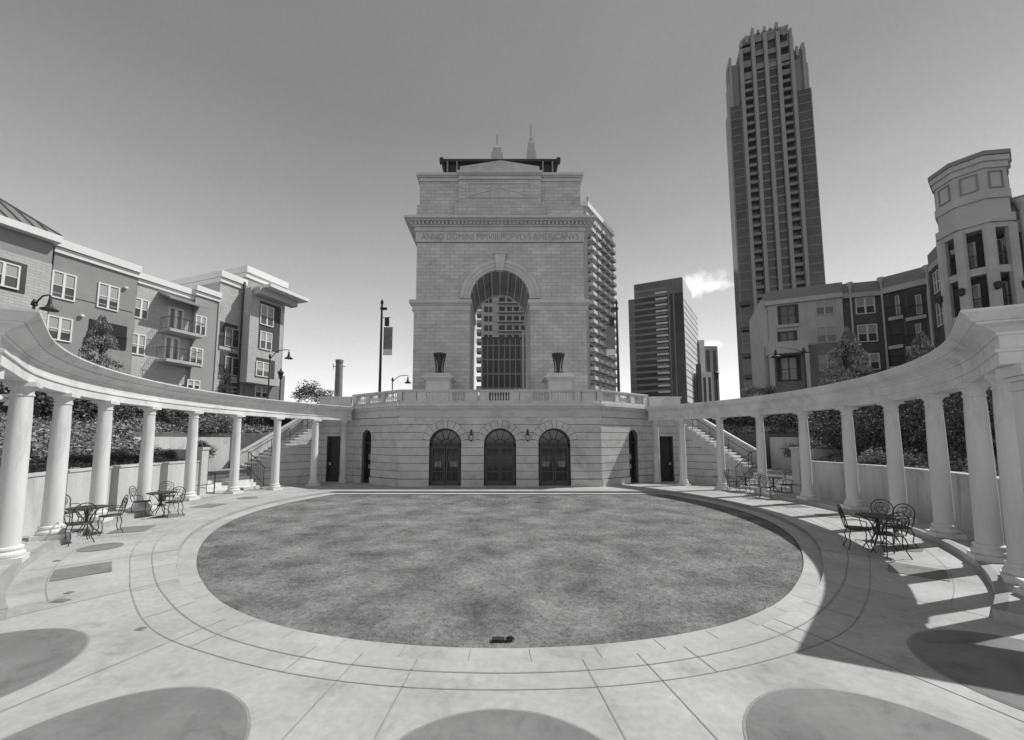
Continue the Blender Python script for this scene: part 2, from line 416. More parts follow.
# ---------------------------------------------------------------- retaining walls
WORD = {1: 'right', -1: 'left'}
for s in (1, -1):
    sunny = 'shaded' if s == 1 else 'sunlit'
    th = [s*(35.5+1.0*i) for i in range(0, 64)]
    mb = MB()
    R0 = 12.55; zt = 1.5
    for a, b in zip(th[:-1], th[1:]):
        p, q, p2, q2 = pol(R0, a), pol(R0, b), pol(R0+.28, a), pol(R0+.28, b)
        mb.quad((*p,0), (*q,0), (*q,zt), (*p,zt)); mb.quad((*p2,0), (*q2,0), (*q2,zt), (*p2,zt)); mb.quad((*p,zt), (*q,zt), (*q2,zt), (*p2,zt))
    for a in (th[0], th[-1]):
        p, p2 = pol(R0, a), pol(R0+.28, a); mb.quad((*p,0), (*p2,0), (*p2,zt), (*p,zt))
    w = tag(thing('retaining_wall', f'low curved {sunny} concrete wall behind the {WORD[s]} colonnade', 'wall'))
    mb.build('wall', 'wall', w)
    cp = MB(); 
    for a, b in zip(th[:-1], th[1:]):
        for (ra, rb, z0, z1) in ((R0-.03, R0+.31, zt+.002, zt+.06),):
            P = [pol(ra, a), pol(ra, b), pol(rb, b), pol(rb, a)]
            cp.prism(P, z0, z1)
    cp.build('coping', 'wall', w)
    pr = MB(); x, y = pol(R0+.14, s*98.6); pr.box(x-.2, x+.2, y-.2, y+.2, 0, 2.0); pr.box(x-.24, x+.24, y-.24, y+.24, 2.0, 2.1)
    pr.build('end_pier', 'wall', w)
# ---------------------------------------------------------------- colonnades
def column_parts(root, name_loc, z0, ang, label=None):
    pass
PLB, SHF, CAP = MB(), MB(), MB()
PLB.box(-.255, .255, -.255, .255, 0, .10)
PLB.lathe([(0.231,.10),(0.250,.13),(0.250,.17),(0.223,.20),(0.208,.215),(0.212,.23),(0.223,.25),(0.216,.28),(0.181,.30)], n=28)
SHF.lathe([(0.179,.30),(0.176,.6),(0.174,1.2),(0.169,1.9),(0.160,2.6),(0.149,3.07),(0.149,3.08)], n=28, cap=False)
CAP.lathe([(0.149,3.08),(0.166,3.09),(0.166,3.12),(0.152,3.13),(0.152,3.19),(0.162,3.20),(0.196,3.25),(0.199,3.262)], n=28)
CAP.box(-.212, .212, -.212, .212, 3.262, 3.35)
me_b = PLB.build('base', 'cast', smooth=False); me_s = SHF.build('shaft', 'cast', smooth=True); me_c = CAP.build('capital', 'cast')
protos = [me_b, me_s, me_c]
COLTH = [43.0, 52.6, 62.6, 72.3, 82.2, 92.4, 103.0, 113.4, 123.8]
proto_used = False
for s in (1, -1):
    root = thing('colonnade', ('shaded curved stone colonnade on the right, casting its shadow on the paving' if s == 1 else 'sunlit curved stone colonnade on the left, shadows on the wall behind'), 'colonnade', group='curved colonnades round the lawn')
    spots = [(*pol(RC, s*(t-(.8 if s < 0 else 0))), walk_z(t), s*t) for t in COLTH]
    spots[0] = (s*8.30 if s < 0 else 8.36, 6.3 if s < 0 else 6.56, .15, s*43)
    if s < 0: spots[1] = (*pol(RC, -50.9), .15, -51)
    else: spots[1] = (*pol(RC, 52.0), .15, 52)
    for k, (x, y, z, t) in enumerate(spots):
        for o in protos:
            if k == 0:
                pass
        hgt = 3.5-z
        if k == 0:
            cb = protos[0].copy(); cs_ = protos[1].copy(); cc = protos[2].copy()
        else:
            cb = protos[0].copy(); cs_ = protos[1].copy(); cc = protos[2].copy()
        cs_.name = 'column'
        for o in (cb, cs_, cc): col.objects.link(o)
        cs_.parent = root; cb.parent = cs_; cc.parent = cs_
        cs_.location = (x, y, z); cs_.rotation_euler = (0, 0, math.radians(t)); cs_.scale = (1, 1, hgt/3.35)
    # entablature swept along the arc
    prof = [(-.20,3.5),(-.20,3.68),(-.225,3.685),(-.225,3.73),(-.18,3.745),(-.18,3.93),(-.205,3.94),(-.205,3.98),(-.23,4.0),(-.29,4.05),(-.37,4.09),(-.38,4.095),(-.38,4.125),(-.41,4.13),(-.50,4.25),(-.51,4.262),(-.51,4.30)]
    full = prof+[(-o, z) for o, z in reversed(prof)]
    def sweep(path, parent, name, dz=0):
        mbe = MB(); n = len(full)
        for (P, U) in path:
            for o, z in full:
                zz = z+dz*(1 if z > 3.9 else -1)
                mbe.v.append((P[0]+U[0]*o, P[1]+U[1]*o, zz))
        for j in range(len(path)-1):
            for k in range(n):
                mbe.f.append((j*n+k, j*n+(k+1) % n, (j+1)*n+(k+1) % n, (j+1)*n+k))
        mbe.f.append(tuple(range(n))); mbe.f.append(tuple((len(path)-1)*n+k for k in range(n)))
        return mbe.build(name, 'cast_beam', parent)
    RB = 11.85; OV = .51
    C = Vector((s*6.75, 5.72)); D = Vector((s*.90, -.436)).normalized(); U = Vector((-D.y*s, D.x*s))
    pq = lambda x, y, z: (C.x+D.x*(x+.74)+U.x*(y+.3), C.y+D.y*(x+.74)+U.y*(y+.3), z)
    pb = MB()
    for (e, z0, z1) in ((.14,0,.24),(.10,.243,.30),(.12,.303,.37),(.05,.373,.43),(.0,.433,3.12),(.03,3.123,3.17),(.0,3.173,3.26),(.05,3.263,3.33),(.10,3.333,3.494)): pb.box(-e, .24+e, -e, .34+e, z0, z1, fn=pq)
    pb.build('pier', 'cast', root)
    # mitred corner: the lawn-side profile turns from the arc into the straight return
    th_c = math.radians(39.5); n1 = Vector((-s*math.sin(th_c), math.cos(th_c))); n2 = -U
    det = n1.x*n2.y-n1.y*n2.x; mm = Vector(((n2.y-n1.y)/det, (n1.x-n2.x)/det)); Pc = C-mm*OV
    path = [((Pc.x+D.x*t, Pc.y+D.y*t), tuple(U)) for t in (3.6, 2.4, 1.3)]+[(tuple(Pc), (-mm.x, -mm.y))]
    for i in range(0, 92):
        t = 45+(133-45)*i/91; a = math.radians(s*t); path.append((pol(RB, s*t), (math.sin(a), -math.cos(a))))
    sweep(path, root, 'entablature')
for o in protos: bpy.data.objects.remove(o)
# ---------------------------------------------------------------- gate building (lower block)
FY = 21.0
gate = thing('gate_building', 'low rusticated stone building with three arched glass doors under a balustrade', 'building', (0, FY, 0))
bpy.context.view_layer.update()
def P(o, parent):           # keep world coordinates when parenting to a moved empty
    o.parent = parent; o.matrix_parent_inverse = parent.matrix_world.inverted(); return o
gate.location = (0, 0, 0)
def half_at(op, z):
    xc, hw, spring, top, arched = op
    if z >= top-1e-6: return 0
    if not arched or z <= spring: return hw
    q = hw*hw-(z-spring)**2; return math.sqrt(q) if q > 0 else 0
def course(mb, face, s0, s1, z0, z1, o0, o1, ops):
    """solid wall between heights z0,z1 with the openings left out"""
    ops = sorted([o for o in ops if o[3] > z0+1e-4 ], key=lambda o: o[0])
    zs = [z0]; 
    for o in ops:
        for z in (o[2], o[3]):
            if z0 < z < z1: zs.append(z)
        if o[4]:
            for k in range(1, 12):
                z = o[2]+(o[3]-o[2])*math.sin(k*math.pi/24)
                if z0 < z < z1: zs.append(z)
    zs = sorted(set(round(z, 4) for z in zs+[z1]))
    for za, zb in zip(zs[:-1], zs[1:]):
        ed = [(s0, s0)]
        for o in ops:
            ha, hb = half_at(o, za+1e-5), half_at(o, zb-1e-5)
            if zb > o[3]+1e-4 or (ha <= 1e-4): continue
            ed.append((o[0]-ha, o[0]-hb)); ed.append((o[0]+ha, o[0]+hb))
        ed.append((s1, s1))
        for k in range(0, len(ed)-1, 2):
            (a0, b0), (a1, b1) = ed[k], ed[k+1]
            q = [face.at(a0,o0,za), face.at(a1,o0,za), face.at(a1,o1,za), face.at(a0,o1,za), face.at(b0,o0,zb), face.at(b1,o0,zb), face.at(b1,o1,zb), face.at(b0,o1,zb)]
            i = len(mb.v); mb.v += q
            mb.f += [tuple(i+k for k in w) for w in ((0,3,2,1),(4,5,6,7),(0,1,5,4),(1,2,6,5),(2,3,7,6),(3,0,4,7))]
def rustic_wall(face, s0, s1, ops, parent, zb=0.0, zt=3.62, n=9, name='wall', top=None):
    back = MB(); course(back, face, s0, s1, zb, zt, -.45, -.03, ops); back.build('wall_core', 'joint', parent)
    mb = MB(); H = (zt-zb)/n; gp = .028
    course(mb, face, s0, s1, zb, zb+H*.9, -.029, .06, ops)     # plinth course
    for k in range(1, n):
        course(mb, face, s0+(.0), s1, zb+H*k+(0 if k > 1 else -.0), zb+H*(k+1)-gp, -.029, 0, ops)
    return mb.build(name, 'rustic', parent)
front = Face((0, FY), (1, 0))
spring, dtop, dhw = 2.16, 3.0, .84
ops = [(-2.86, dhw, spring, dtop, True), (0, dhw, spring, dtop, True), (2.84, dhw, spring, dtop, True)]
FX = 5.3; CH = (8.55, 23.35)
rustic_wall(front, -FX, FX, ops, gate, name='front_wall')
# voussoirs over the arches
for o in ops:
    mb = MB(); r0, r1 = dhw+.005, dhw+.43
    for i in range(20):
        a0, a1 = math.radians(13+154*i/20), math.radians(13+154*(i+1)/20)
        mb.prism([(o[0]+r*math.cos(a), spring+r*math.sin(a)) for r, a in ((r0,a0),(r0,a1),(r1,a1),(r1,a0))], 0, 1, fn=lambda x, y, z: front.at(x, -.02+z*.026, y))
    mb.build('arch_joint', 'joint', gate)
    mb = MB()
    for k in range(-4, 5):
        a0 = math.radians(90+k*17-7.7); a1 = math.radians(90+k*17+7.7)
        r0, r1 = dhw+.02, dhw+(.42 if k else .50)
        if k == 0: a0, a1 = math.radians(90-5.5), math.radians(90+5.5)
        elif abs(k) == 1: 
            if k == 1: a0 = math.radians(90+7)
            else: a1 = math.radians(90-7)
        poly = [(o[0]+r0*math.cos(a), spring+r0*math.sin(a)) for a in (a0, (a0+a1)/2, a1)]+[(o[0]+r1*math.cos(a), spring+r1*math.sin(a)) for a in (a1, a0)]
        mb.prism(poly, 0, 1, fn=lambda x, y, z, k=k: front.at(x, -.02+z*(.045 if k else .075), y))
    mb.build('arch_stones', 'rustic', gate)
faces = {}
for s in (1, -1):
    fc = Face((s*FX, FY), (s*(CH[0]-FX), CH[1]-FY)); L = math.hypot(CH[0]-FX, CH[1]-FY); faces[s] = fc
    pc = fc.px(634 if s == 1 else 366, 460)[0]
    od = (pc, .42, 2.55, 2.97, True)
    rustic_wall(fc, .0, L, [od], gate, name='side_wall')
    # door wall behind the end of the colonnade
    f2 = Face((s*CH[0], CH[1]), (s*3.2, .15)); rp = f2.px(667 if s == 1 else 333, 460)[0]
    o2 = (rp, .40, 2.62, 2.62, False)
    rustic_wall(f2, 0, 3.0, [o2], gate, name='stair_side_wall')
    for fcx, (pc_, hw, sp_, tp_, ar) in ((fc, od), (f2, o2)):
        d = MB(); gl = MB()
        # frame
        for a, b in ((pc_-hw, pc_-hw+.09), (pc_+hw-.09, pc_+hw)): fcx.box(d, a, b, 0, sp_, -.30, -.18)
        fcx.box(d, pc_-hw, pc_+hw, sp_-.35, sp_-.25, -.30, -.17); fcx.box(d, pc_-hw, pc_+hw, 0, .18, -.30, -.17)
        if not ar: fcx.box(d, pc_-hw, pc_+hw, tp_-.1, tp_, -.30, -.17)
        dr = d.build('door', 'doorframe', gate)
        fcx.box(gl, pc_-hw-.05, pc_+hw+.05, 0, tp_+.05, -.36, -.27); gl.build('door_pane', 'glass' if ar else 'doorframe', dr)
        h = MB(); fcx.box(h, pc_+.18, pc_+.30, .95, 1.1, -.17, -.13); h.build('handle', 'stucco_l' if not ar else 'doormid', dr)
        if ar:
            pp = MB(); fcx.box(pp, pc_-.14, pc_+.12, 1.3, 1.6, -.268, -.262); fcx.box(pp, pc_-.14, pc_+.12, .8, 1.05, -.268, -.262); pp.build('notice', 'paper', dr)
    # pilaster where the colonnade meets the wall
    pl = MB(); x, y = pol(RC-.02, s*131.2); pl.lathe([(.22,0),(.22,.12),(.18,.2),(.16,2.9),(.16,3.2),(.2,3.25),(.22,3.34)], (x, y, 0), 16); pl.box(x-.2, x+.2, y-.2, y+.2, 3.34, 3.5)
    pl.build('pilaster', 'stone_plain', gate)
    # cornice over chamfer
    cm = MB(); fc.box(cm, -.0, L+.1, 3.62, 3.98, -.4, .03); cm.build('frieze', 'stone_plain', gate)
    cm = MB(); fc.box(cm, -.1, L+.2, 3.985, 4.06, -.4, .10); fc.box(cm, -.15, L+.25, 4.063, 4.16, -.4, .2); fc.box(cm, -.2, L+.3, 4.163, 4.295, -.4, .3); cm.build('cornice', 'stone_trim', gate)
    cm = MB(); f2.box(cm, -.1, 3.0, 3.62, 4.29, -.4, .02); cm.build('frieze', 'stone_plain', gate)
mb = MB(); front.box(mb, -FX, FX, 3.60, 3.98, -.4, .035); mb.build('frieze', 'stone_plain', gate)
mb = MB(); front.box(mb, -FX-.05, FX+.05, 3.985, 4.06, -.4, .11); front.box(mb, -FX-.1, FX+.1, 4.063, 4.16, -.4, .21); front.box(mb, -FX-.14, FX+.14, 4.163, 4.297, -.4, .31); mb.build('cornice', 'stone_trim', gate)
# interior body and terrace deck
deck = [(-FX, FY+.42), (FX, FY+.42), (CH[0]-.3, CH[1]+.4), (11.4, CH[1]+.5), (11.4, 40), (-11.4, 40), (-11.4, CH[1]+.5), (-CH[0]+.3, CH[1]+.4)]
mb = MB(); mb.prism(deck, 3.9, 4.25); mb.build('terrace_deck', 'conc_edge', gate)
mb = MB(); mb.box(-4.9, 4.9, FY+2.6, FY+2.7, 0, 3.9); mb.box(-11.4, -11.2, CH[1]+.5, 40, 0, 3.9); mb.box(11.2, 11.4, CH[1]+.5, 40, 0, 3.9); mb.build('inner_wall', 'recess_shade', gate)
# doors
for k, o in enumerate(ops):
    xc = o[0]; d = MB()
    bx = lambda a, b, z0, z1, y0=.20, y1=.30, m=None: (m or d).box(xc+a, xc+b, FY+y0, FY+y1, z0, z1)
    bx(-dhw, -dhw+.09, 0, spring); bx(dhw-.09, dhw, 0, spring); bx(-dhw, dhw, spring-.09, spring+.05)
    n = 20
    for i in range(n):
        a0, a1 = math.pi*i/n, math.pi*(i+1)/n
        poly = [(xc+r*math.cos(a), spring+r*math.sin(a)) for r, a in ((dhw-.09,a0),(dhw+.01,a0),(dhw+.01,a1),(dhw-.09,a1))]
        d.prism(poly, FY+.2, FY+.3, fn=lambda x, y, z: (x, z, y))
    for a in (36, 72, 108, 144):
        a = math.radians(a); d.tube([(xc+.28*math.cos(a), FY+.25, spring+.28*math.sin(a)), (xc+.76*math.cos(a), FY+.25, spring+.76*math.sin(a))], .014, 4)
    d.tube([(xc+.28*math.cos(math.pi*i/10), FY+.25, spring+.28*math.sin(math.pi*i/10)) for i in range(11)], .016, 4)
    door = d.build('arched_door', 'doorframe', gate)
    if k == 0: door['label'] = 'leftmost arched double door with papers on its glass'
    for s in (-1, 1):
        lf = MB(); x0, x1 = (.015, dhw-.10) if s == 1 else (-dhw+.10, -.015)
        bx(x0, x0+.075, .02, spring-.1, .19, .26, lf); bx(x1-.075, x1, .02, spring-.1, .19, .26, lf)
        for z0, z1 in ((.02, .28), (.72, .78), (1.30, 1.34), (spring-.2, spring-.1)): bx(x0, x1, z0, z1, .192, .258, lf)
        bx((x0+x1)/2-.012, (x0+x1)/2+.012, .28, spring-.2, .2, .25, lf)
        lf.tube([(xc+s*.12, FY+.13, .9), (xc+s*.12, FY+.13, 1.25)], .014, 5)
        lf.build('door_leaf', 'doormid', door)
    gl = MB(); bx(-dhw-.02, dhw+.02, 0, dtop+.02, .31, .33, gl); gl.build('door_pane', 'glass', door)
    pp = MB()
    for s in (-1, 1): bx(s*.42-.17, s*.42+.17, 1.0, 1.3, .302, .307, pp)
    if k != 1: pp.build('notice', 'paper', door)
    th_ = MB(); bx(-dhw, dhw, -.0, .04, -.05, .35, th_); th_.build('threshold', 'conc_edge', door)
# balustrade: posts, panels with balusters, coping, over front and chamfers
def balustrade(face, s0, s1, parent, plan):
    b = MB(); face.box(b, s0, s1, 4.30, 4.44, -.36, -.02); face.box(b, s0, s1, 4.44, 4.48, -.33, -.05); 
    bal = b.build('balustrade', 'stone_plain', parent)
    c = MB(); face.box(c, s0-.02, s1+.02, 4.95, 5.00, -.36, -.02); face.box(c, s0-.04, s1+.04, 5.002, 5.06, -.39, .01); c.build('coping', 'stone_trim', bal)
    for (a, b_, kind) in plan:
        m = MB()
        if kind == 'solid':
            face.box(m, a, b_, 4.482, 4.948, -.31, -.07); face.box(m, a+.08, b_-.08, 4.55, 4.88, -.32, -.055); m.build('panel', 'stone_plain', bal)
        elif kind == 'post':
            face.box(m, a, b_, 4.482, 4.948, -.34, -.04); m.build('post', 'stone_plain', bal)
        else:
            n = max(2, int((b_-a)/.135))
            for i in range(n):
                x, y, z = face.at(a+(i+.5)*(b_-a)/n, -.19, 4.48)
                m.lathe([(.045,0),(.045,.04),(.03,.06),(.05,.15),(.045,.22),(.022,.33),(.03,.41),(.045,.43),(.045,.467)], (x, y, z), 8)
            m.build('balusters', 'stone_trim', bal)
    return bal
def fs(px): return front.px(px, 395)[0]
plan = []
seq = [(397,402,'post'),(403,416,'solid'),(417,426,'solid'),(427,449,'bal'),(450,452,'post'),(452.5,464,'bal'),(465,478,'solid'),(479,489,'solid'),(490,509,'bal'),(509.5,519,'solid'),(520,533,'solid'),(534,548,'bal'),(549,550.5,'post'),(551,574,'bal'),(575,581,'post'),(582,596,'solid'),(597,603,'post')]
for a, b, k in seq: plan.append((fs(a), fs(b), k))
balustrade(front, -FX+.02, FX-.02, gate, plan)
for s in (1, -1):
    fc = faces[s]; L = math.hypot(CH[0]-FX, CH[1]-FY)
    plan = [(.05,1.25,'bal'),(1.3,1.6,'post'),(1.65,2.6,'bal'),(2.65,3.0,'post'),(3.05,3.85,'bal'),(L-.15,L+.2,'post')]
    balustrade(fc, 0.05, L+.2, gate, plan)
    pb = MB(); x, y = CH[0]*s, CH[1]; pb.box(min(x+s*.25, x+s*2.1), max(x+s*.25, x+s*2.1), y+.15, y+.5, 4.3, 4.86); pb.box(min(x+s*.2, x+s*2.15), max(x+s*.2, x+s*2.15), y+.1, y+.55, 4.862, 4.95); pb.build('parapet_block', 'stone_trim', gate)
# wall lanterns between the doors
sx0 = None
for k, x in enumerate((-1.50, 1.44)):
    L = thing('wall_lantern', ('dark wall lantern between left and middle arched doors' if k == 0 else 'dark wall lantern between middle and right arched doors'), 'lantern', (x, FY-.12, 2.62), group='wall lanterns by the arched doors')
    b = MB(); b.lathe([(.01,-.3),(.05,-.27),(.05,-.24),(.085,-.22)], n=8); b.lathe([(.11,.02),(.09,.06),(.04,.16),(.03,.22),(.035,.28),(.01,.36)], n=8)
    for a in range(8): 
        an = a*math.pi/4; b.tube([(.085*math.cos(an), .085*math.sin(an), -.22), (.11*math.cos(an), .11*math.sin(an), .03)], .007, 4)
    b.build('lantern_frame', 'iron', L)
    g_ = MB(); g_.lathe([(.075,-.21),(.1,.02)], n=8); g_.build('lantern_glass', 'lampglass', L)
    a_ = MB(); a_.tube([(0,.0,.2),(0,.06,.26),(0,.12,.2)], .014, 5); a_.box(-.05,.05,.09,.12,.0,.3); a_.build('bracket', 'iron', L)
# ---------------------------------------------------------------- stairs either side
for s in (1, -1):
    st = thing('stairs', ('shaded stone stairs with a dark handrail behind the right colonnade' if s == 1 else 'sunlit stone stairs with a dark handrail behind the left colonnade'), 'stairs', group='stairs up to the terrace')
    A = Vector((s*10.3, 23.45)); B = Vector((s*12.75, 20.75)); D = (B-A).normalized(); Nn = Vector((D.y, -D.x))*(1 if s == -1 else -1)
    if Nn.dot(A-Vector((0, 30))) > 0 and False: pass
    out = (A-Vector((0, 15))).normalized()
    if Nn.dot(out) < 0: Nn = -Nn          # Nn points outwards, away from the lawn
    Ls = (B-A).length; n = 16; W = 1.7
    def at(u, w, z): p = A+D*u+Nn*w; return (p.x, p.y, z)
    fl = MB(); wl = MB()
    ztop, zbot = 3.5, .9
    for i in range(n):
        u0, u1 = Ls*i/n, Ls*(i+1)/n; z = ztop-(ztop-zbot)*i/n
        fl.box(u0-.02, u1+.03, -.03, W, z-.07, z, fn=lambda x, y, zz: at(x, y, zz))
        wl.box(u0, u1, 0, W, z-.6 if z > .7 else 0, z-.072, fn=lambda x, y, zz: at(x, y, zz))
    fl.build('treads', 'cast_beam', st); wl.build('risers', 'rustic', st)
    side = MB(); jt = MB()
    for i in range(n):
        u0, u1 = Ls*i/n, Ls*(i+1)/n; z = ztop-(ztop-zbot)*i/n
        zz = 0
        while zz < z-.1:
            z1 = min(zz+.372, z-.073); side.box(u0, u1+.001, -.015, .2, zz, z1, fn=lambda x, y, q: at(x, y, q)); zz += .4
        jt.box(u0, u1, 0.005, .2, 0, z-.08, fn=lambda x, y, q: at(x, y, q))
    side.build('side_wall', 'rustic', st); jt.build('wall_core', 'joint', st)
    # outer sloped parapet with bright coping
    pw = MB(); cpg = MB()
    for (w0, w1, m, z_) in ((W, W+.25, pw, 0),):
        q0, q1 = [(0, 0), (Ls, 0)], None
        poly = [(-.3, 0), (Ls+.2, 0), (Ls+.2, zbot+.65), (-.3, ztop+.85)]
        m.prism(poly, w0, w1, fn=lambda x, y, z: at(x, z, y))
        cpg.prism([(-.35, ztop+.86), (Ls+.25, zbot+.66), (Ls+.25, zbot+.78), (-.35, ztop+.98)], w0-.05, w1+.05, fn=lambda x, y, z: at(x, z, y))
    pw.build('parapet', 'wall', st); cpg.build('coping', 'cast_beam', st)
    hr = MB(); rr = .02
    pts = [at(0, .12, ztop+.85), at(Ls, .12, zbot+.9), at(Ls+.5, .12, zbot+.9)]; hr.tube(pts, rr); 
    hr.tube([at(0, .12, ztop+.45), at(Ls, .12, zbot+.45)], .012)
    for i in range(0, n+1, 4):
        u = Ls*i/n; z = ztop-(ztop-zbot)*i/n; hr.tube([at(u, .12, z-.1), at(u, .12, z+.87)], .016)
    hr.build('handrail', 'iron', st)
    # landing
    ld = MB(); poly = [pol(13.0, s*103), pol(13.0, s*114.5), pol(14.6, s*117), pol(16.2, s*114), pol(16.2, s*101)]
    poly = [pol(14.2, s*101), pol(14.2, s*113.5), (at(Ls, 0, 0)[0], at(Ls, 0, 0)[1]), (at(Ls, W, 0)[0], at(Ls, W, 0)[1]), pol(16.2, s*101)]
    ld.prism(poly, 0.0, .9); ld.build('landing', 'conc_edge', st)
    lf = MB(); th0, th1 = s*101.5, s*113.2
    for i in range(5):
        r0 = 12.95+.25*i; r1 = 14.25; z = .15*(i+1)
        P4 = [pol(r0, th0), pol(r0, (th0+th1)/2), pol(r0, th1), pol(r1, th1), pol(r1, (th0+th1)/2), pol(r1, th0)]
        lf.prism(P4, z-.15, z-.001*i)
    lf.build('lower_flight', 'cast_beam', st)
    # railings each side of the lower flight
    for th_ in (th0-s*.8, th1+s*.8):
        rl = MB(); a0 = pol(12.4, th_); a1 = pol(12.95, th_); a2 = pol(14.2, th_)
        rl.tube([(*a0,.0),(*a0,1.0),(*a1,1.05),(*a2,1.8)], .022)
        rl.tube([(*a1,.1),(*a1,1.05)], .018); rl.tube([(*a2,.9),(*a2,1.8)], .018)
        rl.tube([(*a0,.15),(*a1,.2),(*a2,1.0)], .014)
        for i in range(1, 9):
            f = i/9; p = Vector(a1).lerp(Vector(a2), f); rl.tube([(p.x, p.y, .2+.8*f), (p.x, p.y, 1.05+.75*f)], .009, 4)
        rl.tube([(*pol(12.4, th_), .55), (*pol(12.4, th_-s*4 if th_ == th0-s*.8 else th_+s*4), .55)], .0141, 4)
        rl.build('railing', 'iron', st)
    bw_ = MB(); th = [s*(98.5+1.5*i) for i in range(0, 12)]
    for a, b in zip(th[:-1], th[1:]):
        bw_.prism([pol(16.2, a), pol(16.2, b), pol(16.5, b), pol(16.5, a)], 0, 2.55)
    bw_.prism([pol(12.75, s*98.4), pol(12.75, s*99.6), pol(16.5, s*99.6), pol(16.5, s*98.4)], 0, 2.0)
    bw_.build('landing_wall', 'wall', st)
# ---------------------------------------------------------------- triumphal arch
AY = 30.0
arch = thing('triumphal_arch', 'tall shaded stone triumphal arch with inscribed frieze and dark roof canopy', 'arch')
af = Face((0, AY), (1, 0))
def apx(px, py, o=0): return af.px(px, py, o)
zi = apx(500, 303)[1]       # impost
z_fb, z_ft = apx(500, 243)[1], apx(500, 232)[1]
z_ct = apx(500, 215.5, .8)[1]; z_ab = apx(500, 205)[1]; z_at = apx(500, 173.5)[1]; z_pk = apx(500, 163)[1]
HW = 6.48; HB = 6.5; DEP = 5.6; zs_ = apx(500, 299)[1]; ri = 2.28; ro = 3.05
aop = (0, ri, zs_, zs_+ri, True)
mb = MB(); course(mb, af, -HW, HW, 4.2, z_fb, -DEP+.5, 0, [aop]); mb.build('body', 'stone', arch)
# rear wall with the smaller arch
ri2 = 2.4*35.6/35.6; r2 = (526-474)/2/400*35.6; zs2 = depth(500, 297, 35.6).z-r2
mb = MB(); f3 = Face((0, AY+DEP), (1, 0)); course(mb, f3, -HW, HW, 4.2, z_fb, -.0, .5, [(0.02, r2, zs2, zs2+r2, True)]); mb.build('rear_wall', 'stone', arch)
mb = MB(); n = 24
for i in range(n):
    a0, a1 = math.pi*i/n, math.pi*(i+1)/n
    poly = [(.02+r*math.cos(a), zs2+r*math.sin(a)) for r, a in ((r2+.01,a0),(r2+.22,a0),(r2+.22,a1),(r2+.01,a1))]
    mb.prism(poly, AY+DEP-.56, AY+DEP-.49, fn=lambda x, y, z: (x, z, y))
mb.build('rear_archivolt', 'vault', arch)
# vault lining with ribs
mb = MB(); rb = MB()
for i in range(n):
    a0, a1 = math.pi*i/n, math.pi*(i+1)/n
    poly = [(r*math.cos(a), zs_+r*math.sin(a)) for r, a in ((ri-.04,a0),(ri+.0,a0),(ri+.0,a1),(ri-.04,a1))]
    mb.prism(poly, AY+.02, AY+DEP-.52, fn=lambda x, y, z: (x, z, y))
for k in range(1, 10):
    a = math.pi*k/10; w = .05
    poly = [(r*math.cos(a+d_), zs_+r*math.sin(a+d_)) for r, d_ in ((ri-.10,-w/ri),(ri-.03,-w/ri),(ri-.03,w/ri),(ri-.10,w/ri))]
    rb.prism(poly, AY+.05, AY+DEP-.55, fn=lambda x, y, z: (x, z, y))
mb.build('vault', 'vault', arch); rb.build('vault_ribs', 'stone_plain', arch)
# lower piers slightly proud, impost mouldings
for s in (-1, 1):
    mb = MB(); x0, x1 = (ri+.06, HW+.12); a, b = (x0, x1) if s == 1 else (-x1, -x0)
    af.box(mb, a, b, 4.2, zi-.5, -DEP+.3, .1); mb.build('pier', 'stone', arch)
    mb = MB()
    for q, (zz0, zz1, e) in enumerate(((zi-.62, zi-.52, .14), (zi-.5, zi-.22, .11), (zi-.21, zi-.1, .2), (zi-.095, zi+.16, .33))):
        af.box(mb, a-e*(.6 if s==1 else 1), b+e*(1 if s==1 else .6), zz0, zz1, -DEP, e+.02)
    mb.build('impost', 'stone_trim', arch)
    mb = MB(); af.box(mb, a-.1, b+.3, 4.2, 4.62, -DEP, .32); mb.build('pier_base', 'stone_plain', arch)
# archivolt rings + keystone
mb = MB(); n = 32
for (ra, rb2, o1) in ((ri-.0, ri+.22, .08), (ri+.225, ri+.50, .13), (ri+.505, ro, .19)):
    for i in range(n):
        a0, a1 = math.pi*i/n, math.pi*(i+1)/n
        poly = [(r*math.cos(a), zs_+.02+r*math.sin(a)) for r, a in ((ra,a0),(rb2,a0),(rb2,a1),(ra,a1))]
        mb.prism(poly, 0, 1, fn=lambda x, y, z, o1=o1: af.at(x, -.01+z*(o1+.01), y))
mb.build('archivolt', 'stone_trim', arch)
mb = MB(); mb.prism([(-.27, zs_+ri-.12), (.27, zs_+ri-.12), (.42, zs_+ro+.42), (-.42, zs_+ro+.42)], -.02, .33, fn=lambda x, y, z: af.at(x, z, y)); af.box(mb, -.48, .48, zs_+ro+.424, zs_+ro+.58, 0, .4); mb.build('keystone', 'stone_trim', arch)
